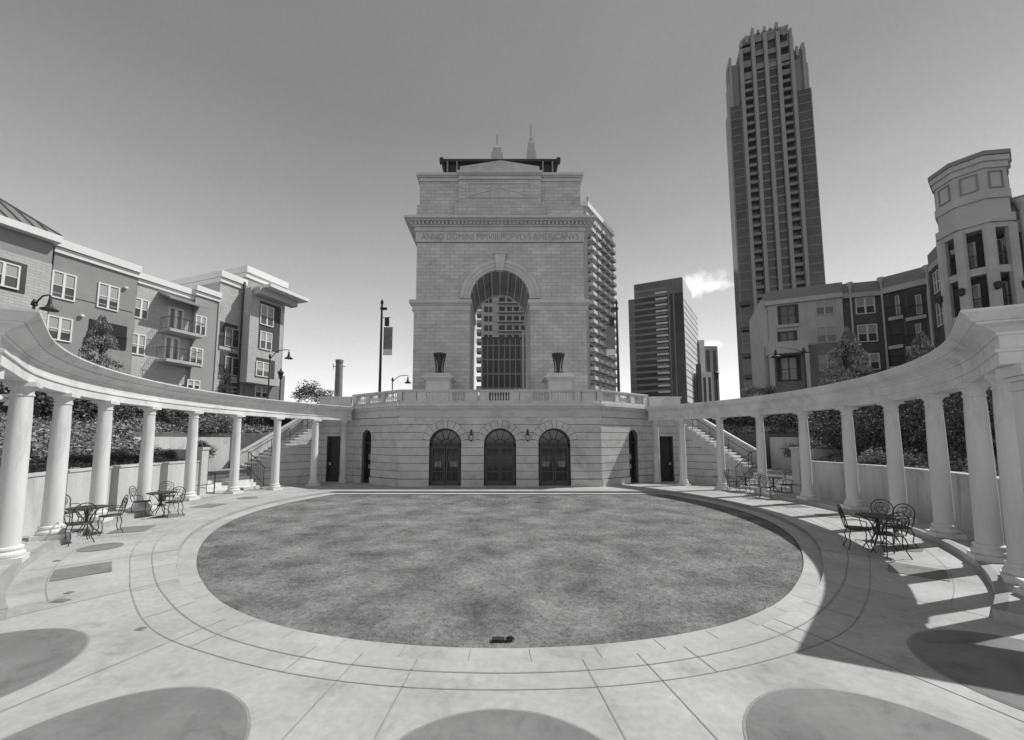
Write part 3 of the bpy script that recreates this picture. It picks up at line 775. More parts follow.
# entablature
mb = MB(); af.box(mb, -HW-.08, HW+.08, z_fb+.05, z_ft, -DEP+.2, .1); mb.build('frieze', 'stone_plain', arch)
mb = MB(); af.box(mb, -HW-.0, HW+.0, z_fb-.0, z_fb+.045, -DEP+.2, -.02); mb.build('frieze_joint', 'joint', arch)
mb = MB(); dz = z_ct-z_ft
for (k0, k1, e) in ((0, .10, .22), (.105, .36, .16), (.365, .45, .3), (.70, .79, .68), (.795, 1.0, .86)):
    af.box(mb, -HW-e, HW+e, z_ft+dz*k0+.002, z_ft+dz*k1, -DEP-e*.5, e)
af.box(mb, -HW-.3, HW+.3, z_ft+dz*.45, z_ft+dz*.70, -DEP, .3)
mb.build('cornice', 'stone_trim', arch)
for i in range(46):
    mb = MB(); x = -HW-.35+i*(2*HW+.7)/45; af.box(mb, x-.075, x+.075, z_ft+dz*.47, z_ft+dz*.68, .302, .5); mb.build('dentil', 'stone_trim', arch)
# attic
mb = MB(); af.box(mb, -HW-.05, HW+.05, z_ct+.002, z_ab, -DEP, .02); af.box(mb, -3.55, 3.55, z_ct+.004, z_ab+.004, 0, .28); mb.build('attic_base', 'stone', arch)
z1 = z_at-.62
mb = MB(); af.box(mb, -HW+.12, HW-.12, z_ab+.002, z1, -DEP+.2, -.12); af.box(mb, -3.25, 3.2, z_ab+.006, z1+.002, -.2, .14); mb.build('attic', 'stone', arch)
mb = MB()
for (k0, k1, e) in ((0, .18, .05), (.184, .52, -.04), (.524, .66, .1), (.664, 1, .2)):
    af.box(mb, -HW+.06-e, HW-.06+e, z1+k0*.62+.003, z1+k1*.62, -DEP-.1, -.05+e)
    af.box(mb, -3.28-e*.5, 3.23+e*.5, z1+k0*.62+.005, z1+k1*.62+.002, -.3, .22+e)
mb.build('attic_cornice', 'stone_trim', arch)
mb = MB(); mb.prism([(-3.15, z_at+.01), (3.1, z_at+.01), (3.1, z_at+.42), (0.05, z_pk+.05), (-3.15, z_at+.42)], -.25, .25, fn=lambda x, y, z: af.at(x, z, y)); mb.build('pediment', 'stone_plain', arch)
# attic relief panel: frame and shallow wreath and ribbon relief
mb = MB(); zl, zh = apx(500, 199)[1], apx(500, 184)[1]
for (a, b, c, d_) in ((-2.6,2.55,zh-.08,zh),(-2.6,2.55,zl,zl+.08),(-2.6,-2.5,zl+.082,zh-.082),(2.45,2.55,zl+.082,zh-.082)): af.box(mb, a, b, c, d_, .142, .2)
for s in (-1, 1):
    mb.prism([(s*.1, zh-.45), (s*.1, zh-.33), (s*2.3, zl+.28), (s*2.3, zl+.18)], .143, .19, fn=lambda x, y, z: af.at(x, z, y))
    for k in range(5): mb.lathe([(.09,0),(.09,.05)], n=8) if False else mb.prism([(s*(.5+k*.36)+.1*math.cos(i*math.pi/3), zh-.3+.08*math.sin(i*math.pi/3)) for i in range(6)], .143, .185, fn=lambda x, y, z: af.at(x, z, y))
mb.build('relief_panel', 'stone_trim', arch)
# inscription
cu = bpy.data.curves.new('inscription', 'FONT'); cu.body = 'ANNO DOMINI MMVIII POPVLVS AMERICANVS'; cu.size = .62; cu.extrude = .02; cu.align_x = 'CENTER'; cu.space_character = 1.05
to = bpy.data.objects.new('tmp', cu); col.objects.link(to); bpy.context.view_layer.update()
me = bpy.data.meshes.new_from_object(to.evaluated_get(bpy.context.evaluated_depsgraph_get())); bpy.data.objects.remove(to)
xs = [v.co.x for v in me.vertices]; ys = [v.co.y for v in me.vertices]
wx = (HW*2-.7)/(max(xs)-min(xs)); hy = (z_ft-z_fb-.05)*.60/(max(ys)-min(ys)); zc = z_fb+.05+(z_ft-z_fb-.05)*.2
for v in me.vertices:
    x, y, z = v.co; v.co = ((x-(max(xs)+min(xs))/2)*wx, AY-.1-.006-z*.3, zc+(y-min(ys))*hy)
me.materials.append(material('incised_letters', .30, .08, 1)); io = bpy.data.objects.new('inscription', me); col.objects.link(io); io.parent = arch
# roof canopy
mb = MB(); za, zb = apx(500, 176, -2)[1]+.2, apx(500, 158, -1.5)[1]
y0 = AY+1.6; xl = (60*.0789)
mb.v += []
for (hw0, hw1, z0, z1_) in ((4.75, 4.95, za+.55, zb-.25),):
    pass
mb.box(-4.95, 4.95, y0, y0+4, zb-.22, zb); mb.box(-4.6, 4.6, y0+.3, y0+3.8, za-.9, zb-.225)
for x in (-4.9, 4.9): mb.prism([(x-.16, y0-.05), (x+.16, y0-.05), (x+.16, y0+.3), (x-.16, y0+.3)], zb-.3, zb+.1)
for s in (-1, 1): mb.tube([(s*4.85, y0+.1, zb-.2), (s*4.55, y0+.1, za-.6)], .1, 5)
mb.build('roof_canopy', 'roofdark', arch)
for x in (-4.4, -3.6, 3.6, 4.4): mb = MB(); mb.box(x-.06, x+.06, y0-.02, y0+.1, za-.9, zb-.224); mb.build('canopy_post', 'grey_roof', arch)
# pedestals with bronze torch urns in front of the arch piers
for k, px in enumerate((439.5, 558.5)):
    Y = 28.0; x = depth(px, 380, Y).x; zt = depth(px, 375, Y).z; zu = depth(px, 353.5, Y).z
    side = 'left' if k == 0 else 'right'
    pd = thing('pedestal', f'square stone pedestal before the {side} pier of the arch', 'pedestal', (x, Y, 4.25), group='pedestals before the arch')
    b = MB(); H = zt-4.25
    b.box(-.82, .82, -.82, .82, 0, H-.48); b.box(-.95, .95, -.95, .95, H-.477, H-.36); b.box(-1.1, 1.1, -1.1, 1.1, H-.357, H-.24); b.box(-.98, .98, -.98, .98, H-.237, H-.13); b.box(-.9, .9, -.9, .9, H-.127, H)
    b.build('pedestal_block', 'stone_trim', pd)
    u = thing('torch_urn', f'tall dark bronze tripod urn on the {side} pedestal by the arch', 'urn', (x, Y, zt), group='urns before the arch')
    h = zu-zt; b = MB(); b.lathe([(.32,0),(.32,.05),(.2,.08),(.14,.25*h),(.16,.5*h),(.27,.8*h),(.42,.88*h),(.47,.9*h),(.47,h-.03),(.4,h)], n=14); b.build('bowl', 'iron', u)
    b = MB()
    for a in (30, 150, 270, 90, 210, 330):
        a = math.radians(a); b.tube([(.3*math.cos(a), .3*math.sin(a), .04), (.27*math.cos(a), .27*math.sin(a), .4*h), (.44*math.cos(a), .44*math.sin(a), .92*h)], .035, 5)
    b.build('legs', 'doormid', u)
# ---------------------------------------------------------------- windows and building helpers
def window(face, px0, py0, px1, py1, parent, o=0, blind=True, frame='white', cols=2, label=None):
    s0, z1 = face.px(px0, py0, o); s1, _ = face.px(px1, py0, o); sm, zb = face.px((px0+px1)/2, (py1), o); _, zt = face.px((px0+px1)/2, py0, o)
    a, b = min(s0, s1), max(s0, s1); win_sz(face, a, b, zb, zt, parent, o, blind, frame, cols)
def win_sz(face, a, b, z0, z1, parent, o=0, blind=True, frame='white', cols=2):
    t = .09; m = MB()
    face.box(m, a, a+t, z0, z1, o, o+.09); face.box(m, b-t, b, z0, z1, o, o+.09); face.box(m, a+t, b-t, z0, z0+t, o, o+.09); face.box(m, a+t, b-t, z1-t, z1, o, o+.09)
    for k in range(1, cols): x = a+(b-a)*k/cols; face.box(m, x-.07, x+.07, z0+t, z1-t, o, o+.085)
    zm = (z0+z1)/2-.03; face.box(m, a+t, b-t, zm-.03, zm+.03, o, o+.07)
    f = m.build('window', frame, parent)
    p = MB(); face.box(p, a+.03, b-.03, z0+.03, z1-.03, o-.05, o+.03); p.build('pane', 'glass_win', f)
    if blind:
        p = MB(); h = random.choice((.0, .0, .15, .3)); face.box(p, a+.06, b-.06, zm+.05-h*(zm-z0), z1-.05, o+.031, o+.036); p.build('blind', 'blind', f)
    return f
def railing(face, a, b, z, o0, o1, parent, h=1.05, name='railing', mat='iron_far', step=.16):
    m = MB(); r = .022
    def T(p, q, rad=r): m.tube([face.at(*p), face.at(*q)], rad, 4)
    for zz in (z+.08, z+h): T((a, o1, zz), (b, o1, zz)); T((a, o0, zz), (a, o1, zz)); T((b, o0, zz), (b, o1, zz))
    n = int((b-a)/step)
    for i in range(n+1): x = a+(b-a)*i/n; T((x, o1, z+.08), (x, o1, z+h), .012)
    k = max(1, int((o1-o0)/step))
    for i in range(k):
        y = o0+(o1-o0)*i/k
        for e in (a, b): T((e, y, z+.08), (e, y, z+h), .012)
    return m.build(name, mat, parent)
def block(face, a, b, z0, z1, o0, o1, name, mat, parent):
    m = MB(); face.box(m, a, b, z0, z1, o0, o1); return m.build(name, mat, parent)
def poly_block(face, pts, o0, o1, name, mat, parent):
    m = MB(); m.prism(pts, o0, o1, fn=lambda x, y, z: face.at(x, z, y)); return m.build(name, mat, parent)
ZG = 3.7
# ---------------------------------------------------------------- left apartments
LF = Face((-31.8, 28.6), (.375, 1))
def sx(px, py=300, o=0): return LF.px(px, py, o)[0]
def hz(px, py, o=0): return LF.px(px, py, o)[1]
lb = thing('apartment_building', 'long pale and grey stucco apartment block with white cornices, left behind the colonnade', 'building')
# (1) tower with metal roof at the frame's left edge
a0, a1 = sx(-120, 240), sx(46, 290); 
z_e = hz(47, 240)-.0
block(LF, a0, a1, ZG, hz(30, 258, .5)-.0, -8, .5, 'stone_wall', 'stucco_l', lb)
zsw = hz(30, 258, .5)
block(LF, a0, a1-.02, zsw, hz(40, 239, .5), -8, .45, 'upper_wall', 'stucco_d', lb)
zev = hz(55, 241, 1.0)
block(LF, a0-.5, sx(62, 241, 1.0), hz(40, 239, .5)+.01, hz(40, 239, .5)+.5, -8.4, 1.1, 'eave', 'white', lb)
# hip roof
e0, e1 = a0-.5, sx(61, 240, 1.0); ze = hz(40, 239, .5)+.52; zr = ze+3.0
m = MB(); pk0, pk1 = LF.at(e0+4, -3.6, zr), LF.at(e1-2.0, -3.6, zr)
c = [LF.at(e0, 1.0, ze), LF.at(e1, 1.0, ze), LF.at(e1, -8.3, ze), LF.at(e0, -8.3, ze)]
m.v += [c[0], c[1], c[2], c[3], pk0, pk1]; m.f += [(0,1,5,4),(1,2,5),(2,3,4,5),(3,0,4),(0,3,2,1)]
roof = m.build('roof', 'metalroof', lb)
m = MB(); k = 0; x = e0+.3
while x < e1:
    # seams run straight up the slope and stop at the ridge or the hip
    top = 1.0
    if x > e1-2.0: top = (e1-x)/2.0
    if x < e0+4: top = min(top, (x-e0)/4)
    m.tube([LF.at(x, 1.0, ze+.03), LF.at(x, 1.0-4.6*top, ze+3.0*top+.03)], .06, 4); x += .62
m.tube([LF.at(e1, 1.0, ze), pk1], .1, 4); m.tube([pk0, pk1], .1, 4); m.build('seams', 'seam', roof)
wr = block(LF, sx(-8, 270, .5), sx(27, 270, .5), hz(10, 291, .5), hz(10, 260, .5), .5, .52, 'window_shade_panel', 'recess_shade', lb)  # flat panel, shade of the window recess painted dark
win_sz(LF, sx(-14, 270, .5), sx(20, 270, .5), hz(8, 288, .5), hz(8, 263, .5), lb, .52)
# (2) grey stucco block with two rows of windows
def seg(pa, pb, ptop_px, ptop_py, wallmat, cth=1.0, o=0, dep=10, name='wall'):
    a, b = sx(pa, 325, o), sx(pb, 325, o); zt = hz(ptop_px, ptop_py, o)
    block(LF, a, b, ZG, zt-cth, -dep, o, name, wallmat, lb)
    block(LF, a-.05, b+.05, zt-cth+.005, zt-cth*.6, -dep, o+.14, 'cornice', 'white', lb)
    block(LF, a-.1, b+.1, zt-cth*.6+.04, zt, -dep, o+.3, 'cornice', 'white', lb)
    return a, b, zt
seg(47.5, 134, 134, 265, 'stucco_d', 1.0, 0, 10, 'grey_wall')
for q in ((52,273,77,300), (98,285,120,310), (47,317,73,341), (60,372,84,392), (43,362,66,383)): window(LF, *q, lb)
# flat dark panel between, painting the shade of a recessed balcony
block(LF, sx(88,330), sx(127,330), hz(105,347), hz(105,322), 0, .02, 'balcony_shade_panel', 'opening_shade', lb)
railing(LF, sx(88,330), sx(127,330), hz(105,347), .02, .1, lb, step=.2)
for px, py in ((38,308),(43,309),(81,316),(125,288)):
    m = MB(); s_, z_ = LF.px(px, py); m.lathe([(.02,-.12),(.13,-.08),(.15,0),(.13,.08),(.02,.12)], LF.at(s_, .12, z_), 10); m.build('vent', 'white', lb)
block(LF, sx(47.5,300), sx(134,300)-.02, hz(100,303)-.1, hz(100,303), 0, .05, 'string_course', 'stucco_d', lb)
# (3) pale block with balconies
seg(134.3, 193.5, 193, 290.5, 'stucco_l', .9, -.25, 10, 'pale_wall')
for q in ((130,299,148,319),(126.5,334,145,355)):
    window(LF, q[0]+4, q[1], q[2]+1, q[3], lb, -.25)
for (x0, x1, yb, yt, door_y) in ((159,194,333,312,305), (155,190,362,343,341)):
    o = -.25; a, b = sx(x0, yb, o), sx(x1, yb, o); z = hz((x0+x1)/2, yb, o)
    bal = block(LF, a, b, z-.25, z, o, o+1.5, 'balcony', 'grey_trim', lb)
    railing(LF, a+.05, b-.05, z, o, o+1.42, bal)
    d = MB(); LF.box(d, a+.6, b-1.0, z, z+2.3, o, o+.05); dd = d.build('balcony_door', 'white', lb)
    for k in range(2):
        w = (b-a-1.6)/2; g_ = MB(); LF.box(g_, a+.6+k*w+.15, a+.6+(k+1)*w-.15, z+.25, z+2.1, o+.051, o+.07); g_.build('pane', 'glass_win', dd)
o = -.25; a, b = sx(157,305,o), sx(197,312,o); z = hz(175, 301, o)
m = MB(); m.prism([(o, z+.4), (o+1.7, z-.25), (o+1.7, z-.4), (o, z+.2)], a, b, fn=lambda x, y, q: LF.at(q, x, y)); m.build('awning', 'grey_roof', lb)
window(LF, 168, 384, 182, 392, lb, -.25, False)
# (4) grey narrow block
seg(193.8, 217.5, 217, 292.5, 'stucco_m', .9, .1, 10, 'grey_wall')
for q in ((195.5,316,206.5,335.5),(190,348,203,366),(187,380,200,389.5)): window(LF, *q, lb, .1)
# (5) taller block with balconies, their recess shade painted on flat panels
seg(217.7, 242.5, 242, 279, 'stucco_l', 1.1, .2, 12, 'tall_pale_wall')
for (y0, y1) in ((323,347.5),(352,376),(382,396)):
    o = .2; a, b = sx(218.5, y1, o), sx(236.5, y1, o); z0, z1 = hz(227, y1, o), hz(227, y0, o)
    rc = block(LF, a, b, z0, z1, o, o+.02, 'balcony', 'recess_shade', lb); block(LF, a, b, z0-.3, z0-.001, o, o+.12, 'slab', 'stucco_l', rc)  # flat panel on the wall, balcony shade is in its colour
    railing(LF, a, b, z0, o+.02, o+.1, rc, step=.22)
    win_sz(LF, a+.5, a+2.0, z0+.1, z1-.4, lb, o+.02, False, 'grey_trim', 2)
# (6) tall end block with framed bay and flat overhanging roof
seg(243, 284, 279, 280, 'stucco_m', 1.2, .4, 12, 'end_wall')
block(LF, sx(242.8,390,.4)+.0, sx(284,390,.4), ZG-.5, hz(255, 371, .4), .4, .46, 'brick_base', 'brick_m', lb)
o = .46; b0, b1 = sx(251, 300, 1.6), sx(284.5, 300, 1.6); zb0, zb1 = hz(262, 384, 1.6), hz(262, 291, 1.6)
bay = block(LF, b0, b1, zb0, zb1, o, 1.6, 'bay', 'stucco_l', lb)
block(LF, b0+.6, b1+1.6, zb1+.01, zb1+.35, -.4, 3.6, 'bay_roof', 'white', bay)
block(LF, b0+.2, b1+.9, zb1-.7, zb1, 1.61, 2.6, 'bay_soffit', 'stucco_l', bay)
for (x0,y0,x1,y1) in ((260,304,281,351),(256,359,275,378)):
    a, b = sx(x0,y0,1.6), sx(x1,y0,1.6); r_ = block(LF, a, b, hz((x0+x1)/2,y1,1.6), hz((x0+x1)/2,y0,1.6), 1.6, 1.62, 'bay_shade_panel', 'recess_shade', bay)  # flat dark panel, colour stands for shade within the bay
for q in ((260.5,306,274,326),(260,332,272,350),(256,362,270,377)): window(LF, *q, lb, 1.62, True, 'white', 2)
window(LF, 255, 386, 268, 398, lb, .46)
block(LF, sx(240.5,330,.4), sx(242,330,.4), ZG, hz(241,281,.4), .4, .6, 'downpipe', 'seam', lb)
# ---------------------------------------------------------------- right apartments
rb_ = thing('apartment_building', 'dark brick and grey apartment block with recessed balconies, right behind the colonnade', 'building')
R1 = Face((35.9, 42), (-2.2, 1)); 
def fh(face, px, py, o=0): return face.px(px, py, o)
def fblock(face, x0, x1, ytop, ybot, name, mat, parent, o0=-9, o1=0, yref=None):
    a = fh(face, x0, ytop, o1)[0]; b = fh(face, x1, ytop, o1)[0]; xm = (x0+x1)/2 if yref is None else yref
    zt = fh(face, xm, ytop, o1)[1]; zb = ZG-.5 if ybot is None else fh(face, xm, ybot, o1)[1]
    return block(face, min(a,b), max(a,b), zb, zt, o0, o1, name, mat, parent)
# section 1: grey with a porch, rounded left corner
fblock(R1, 767, 842, 296, 345, 'grey_wall', 'stucco_r', rb_, yref=805)
fblock(R1, 767, 842, 345.1, None, 'brick_base', 'brick_m', rb_, yref=805, o1=.0)
fblock(R1, 765.5, 842.5, 286.8, 297, 'parapet', 'grey_roof', rb_, o1=.18, yref=805)
fblock(R1, 765, 843, 296.6, 301, 'string_course', 'grey_trim', rb_, o1=.26, yref=805)
for q in ((814.5,299,833,315),(815.6,326.5,836,343),(818,354.6,835,371)): window(R1, q[0], q[1], q[2], q[3], rb_, .0, True, 'grey_trim')
for (x0,y0,x1,y1) in ((777,305,798,324),(777,331,797,346)):
    rc = fblock(R1, x0, x1, y0, y1, 'balcony', 'recess_shade', rb_, 0, .02)  # panel flush with the wall, balcony shade painted as dark colour
    fblock(R1, x0, x1+1, y1, y1+3, 'slab', 'grey_trim', rc, 0, .25)
    a, za = fh(R1, x1-2, y1, .02); b, zb_ = fh(R1, x0+3, y0+2, .02); win_sz(R1, min(a,b), max(a,b), za, zb_, rb_, .02, False, 'brick_d', 2)
fblock(R1, 760.5, 766.5, 300, None, 'corner_pier', 'grey_trim', rb_, o1=-.3)
po = fblock(R1, 768, 808, 341, 353, 'porch', 'grey_trim', rb_, 0, 1.6)
for x in (769.5, 805): fblock(R1, x, x+4.2, 353, None, 'porch_column', 'grey_trim', po, 1.0, 1.6)
rc = fblock(R1, 776, 800, 356, 381, 'porch_shade_panel', 'recess_shade', po, 0, .05)  # thin panel, shade behind the porch painted on
a, za = fh(R1, 798, 380, .06); b, zb_ = fh(R1, 780, 358, .06); win_sz(R1, min(a,b), max(a,b), za, zb_, rb_, .06, True, 'brick_d', 2)
# section 2: dark brick with three windows and two downpipes
R2 = Face((35.9, 42.0), (2.55, -.85))
p2 = fh(R2, 881, 300)[0]
fblock(R2, 842.3, 881, 294, None, 'brick_wall', 'brick_d', rb_, o1=-.2, yref=860)
fblock(R2, 842.5, 881, 282, 292.5, 'parapet', 'grey_roof', rb_, o1=.1, yref=862)
fblock(R2, 842.5, 881, 292, 296.5, 'string_course', 'grey_trim', rb_, o1=.16, yref=862)
for q in ((854.5,297.5,874,314),(856.6,324.5,876.5,342),(859,353.5,879,370)): window(R2, *q, rb_, -.2, True, 'white')
def pipe(face, x0, y0, x1, y1, o=.2):
    s_, z_ = fh(face, x0, y0, o); _, z2 = fh(face, x0, y1, o); m = MB(); m.tube([face.at(s_, o, z2), face.at(s_, o, z_-.5)], .09, 6); m.lathe([(.1,-.5),(.26,-.1),(.3,0),(.3,.15)], face.at(s_, o, z_), 8); return m.build('downpipe', 'grey_trim', rb_)
pipe(R2, 849.5, 284, 852, 385); pipe(R2, 880.5, 279, 883, 385)
# section 3: balconies on flat panels, recess shade put into the colour
q0 = R2.at(p2, 0, 0); R3 = Face((q0[0], q0[1]), (1.9, -3.2))
p3 = fh(R3, 926, 300)[0]
fblock(R3, 881, 926, 287.5, None, 'brick_wall', 'brick_d', rb_, o1=-.2, yref=903)
fblock(R3, 880.5, 926.5, 272, 284, 'parapet', 'grey_roof', rb_, o1=.1, yref=903)
fblock(R3, 880.5, 926.5, 283.5, 289, 'string_course', 'grey_trim', rb_, o1=.16, yref=903)
for (y0, y1) in ((290,316),(320,345),(349,366)):
    for (x0, x1) in ((888,903),(905.5,926)):
        rc = fblock(R3, x0, x1, y0, y1, 'balcony', 'recess_shade', rb_, -.2, -.15)  # thin dark panel, balcony shade given by colour
        fblock(R3, x0, x1, y1, y1+3.5, 'slab', 'grey_trim', rc, -.15, .05)
        a = fh(R3, x0, y1, 0); b = fh(R3, x1, y1, 0); s0, s1 = min(a[0], b[0]), max(a[0], b[0]); z = fh(R3, (x0+x1)/2, y1, 0)[1]
        railing(R3, s0, s1, z, -.15, .0, rc, step=.25)
        if x0 == 905.5 or y0 == 290: win_sz(R3, s0+(s1-s0)*.55, s0+(s1-s0)*.85, z+.1, z+2.1, rb_, -.15, False, 'grey_trim', 1)
q1 = R3.at(p3, 0, 0); R4 = Face((q1[0], q1[1]), (-3.2, -5.0))
p4 = fh(R4, 946, 300)[0]
# section 4: steep receding brick bay with windows
fblock(R4, 926.3, 946, 262, None, 'brick_wall', 'brick_d', rb_, o1=-.2, yref=936, o0=-6)
fblock(R4, 926.3, 946, 246, 260, 'parapet', 'grey_roof', rb_, o1=.1, yref=936, o0=-6)
fblock(R4, 926.3, 946, 259, 265, 'string_course', 'grey_trim', rb_, o1=.16, yref=936, o0=-6)
for (x0,y0,x1,y1) in ((933.5,271,939.5,294),(941.5,262,947.5,284),(936.5,302,943,327),(945.5,296,950,318)): window(R4, x0, y0, x1, y1, rb_, -.2, False, 'white')
pipe(R4, 926.5, 267, 928, 345)
# octagonal corner tower with open balconies
tcx, tcy, tr = 36.9, 29.8, 1.95
octo = lambda r: [(tcx+r*math.cos(math.radians(22.5+45*k-8)), tcy+r*math.sin(math.radians(22.5+45*k-8))) for k in range(8)]
def tz(py, px=975): return depth(px, py, 28.05).z
m = MB(); m.prism(octo(tr), tz(216), tz(160)); tw = m.build('corner_tower', 'stucco_r', rb_)
for (y0, y1, e, mt) in ((168,162,.12,'grey_trim'),(162,157,.25,'grey_trim'),(156.5,152.5,.32,'grey_roof'),(198,190,.12,'grey_trim'),(222,214,.2,'grey_trim'),(227,222,.05,'grey_trim')):
    m = MB(); m.prism(octo(tr+e), tz(y0), tz(y1)); m.build('band', mt, tw)
P8 = octo(tr-.12)
for k in range(8):
    m = MB(); x, y = P8[k]; m.prism([(x+.33*math.cos(math.radians(22.5+45*j)), y+.33*math.sin(math.radians(22.5+45*j))) for j in range(8)], ZG, tz(224)); m.build('tower_column', 'grey_trim', tw)
for yy in (264, 308, 350):
    m = MB(); m.prism(octo(tr-.08), tz(yy)-.55, tz(yy)); m.build('balcony_slab', 'grey_trim', tw)
    m = MB(); P_ = octo(tr-.25)
    for k in range(8):
        A_, B_ = Vector((*P_[k], tz(yy))), Vector((*P_[(k+1) % 8], tz(yy)))
        for h in (.1, 1.0): m.tube([A_+Vector((0,0,h)), B_+Vector((0,0,h))], .03, 4)
        for i in range(1, 12): q = A_.lerp(B_, i/12); m.tube([q+Vector((0,0,.1)), q+Vector((0,0,1.0))], .014, 4)
    m.build('railing', 'iron_far', tw)
m = MB(); m.prism([(tcx+1.0*math.cos(math.radians(45*j)), tcy+1.0*math.sin(math.radians(45*j))) for j in range(8)], ZG, tz(226)); m.build('inner_wall', 'recess_shade', tw)
for k, yy in enumerate((264, 308)):
    for (dx, dy, rot) in ((-.85,-.2,0), (-.0,-.95,1)):
        m = MB(); f_ = Face((tcx+dx, tcy+dy), ((0,1) if not rot else (1,.0))); win_sz(f_, -.55, .55, tz(yy)+.1, tz(yy)+2.2, tw, .12, False, 'grey_trim', 2)
for k in range(8):
    x, y = octo(tr+.3)[k]; m = MB(); m.lathe([(.05,-.3),(.16,-.24),(.2,.2),(.12,.28)], (x, y, tz(286)), 8); m.build('wall_lantern', 'iron_far', tw)
P9 = octo(tr+.012)
for k in range(8):
    A_, B_ = Vector(P9[k]), Vector(P9[(k+1) % 8]); dd = (B_-A_); L8 = dd.length; f_ = Face((A_.x, A_.y), (dd.x, dd.y)); f_.n = Vector((dd.y, -dd.x, 0)).normalized()
    m = MB(); z0, z1_ = tz(188), tz(171)
    for (a, b, c, d_) in ((.3, L8-.3, z1_-.08, z1_), (.3, L8-.3, z0, z0+.08), (.3, .38, z0+.08, z1_-.08), (L8-.38, L8-.3, z0+.08, z1_-.08)): f_.box(m, a, b, c, d_, 0, .05)
    m.build('wall_panel', 'grey_roof', tw)
# section 5: brick wall right of the tower
R5 = Face((38.7, 29.0), (1, -1.0))
block(R5, 0, 12, ZG, tz(228), -6, 0, 'brick_wall', 'brick_d', rb_); block(R5, 0, 12, tz(214), tz(192), -6, .2, 'parapet', 'grey_roof', rb_); block(R5, 0, 12, tz(228)+.01, tz(215), -6, .25, 'string_course', 'grey_trim', rb_)
m = MB(); m.tube([R5.at(.5, .35, ZG), R5.at(.5, .35, tz(202))], .12, 6); m.lathe([(.1,-.6),(.3,0),(.3,.3)], R5.at(.5,.35,tz(200)), 8); m.build('downpipe', 'grey_trim', rb_)
# ---------------------------------------------------------------- tall tower
tall = thing('skyscraper', 'very tall ribbed stone and glass skyscraper with a spiky stepped crown', 'skyscraper')
c0 = depth(826, 280, 150); TF = Face((c0.x, c0.y), (-2.8, 1)); TWD = abs(TF.px(739, 280)[0]); 
def tzz(py, f=.5):       # height at fraction f (0 = left edge)
    s_ = TWD*(1-f); px = None
    lo, hi = 600, 900
    for _ in range(40):
        mid = (lo+hi)/2
        if TF.px(mid, py)[0] > s_: lo = mid
        else: hi = mid
    return TF.px((lo+hi)/2, py)[1]
fr = lambda f: TWD*(1-f)
D0 = 9
def tb(f0, f1, z0, z1, o0, o1, name, mat, parent=tall): return block(TF, fr(f1), fr(f0), z0, z1, o0, o1, name, mat, parent)
ribs = [(.158,.200),(.312,.355),(.466,.51),(.62,.663),(.778,.818)]
z_l, z_r = tzz(105, .08), tzz(88, .92)
tb(0, .155, 0, z_l, -D0, -.6, 'glazed_corner', 'tw_glass'); tb(.82, 1, 0, z_r, -D0, -.6, 'glazed_corner', 'tw_glass')
tb(.01, .05, z_l, tzz(80,.03), -D0+2, -1.2, 'setback', 'tw_rib'); tb(.02, .15, z_l, tzz(62,.08), -D0+2, -1.8, 'setback', 'tw_slab'); tb(.03,.06,z_l,tzz(56,.04),-8,-1,'setback','tw_rib')
tb(.83, .98, z_r, tzz(45,.9), -D0+2, -1.8, 'setback', 'tw_slab'); tb(.93,.965,z_r,tzz(40,.95),-8,-1,'setback','tw_rib'); tb(.955,.99,z_r,tzz(60,.97),-D0+2,-1.2,'setback','tw_rib')
tops = [tzz(50,.18), tzz(38,.33), tzz(33,.49), tzz(32,.64), tzz(38,.8)]
for (a, b), zt in zip(ribs, tops): tb(a, b, 0, zt, -6, .5, 'rib', 'tw_rib')
bays = [(.205,.305,tzz(42,.25)),(.36,.46,tzz(31,.41)),(.515,.615,tzz(29,.56)),(.67,.775,tzz(36,.72))]
for k, (a, b, zt) in enumerate(bays): tb(a, b, 0, zt-2.5, -20, -2.0 if k in (0, 3) else -1.0, 'bay', 'tw_glass')
st_h = 3.75; nfl = int(tzz(100,.5)/st_h)
w = MB()
for i in range(1, nfl+6):
    z = i*st_h; m = MB()
    for k, (a, b, zt) in enumerate(bays):
        if z < zt-8: TF.box(m, fr(b), fr(a), z, z+(1.25 if k in (0,3) else .8), -2.2, -.4 if k in (0,3) else -.8)
    for (a, b, zt, o) in ((0,.155,z_l,-.5),(.82,1,z_r,-.5)):
        if z < zt: TF.box(w, fr(b), fr(a), z, z+.28, -1, o)
    if m.v: m.build('floor_slab', 'tw_slab', tall)
for (a, b, zt, o) in ((0,.155,z_l,-.5),(.82,1,z_r,-.5)): 
    TF.box(w, fr(a)-.35, fr(a), 0, zt, -1.1, o+.02); TF.box(w, fr(b), fr(b)+.3, 0, zt, -1.1, o+.02)
w.build('mullions', 'tw_slab', tall)
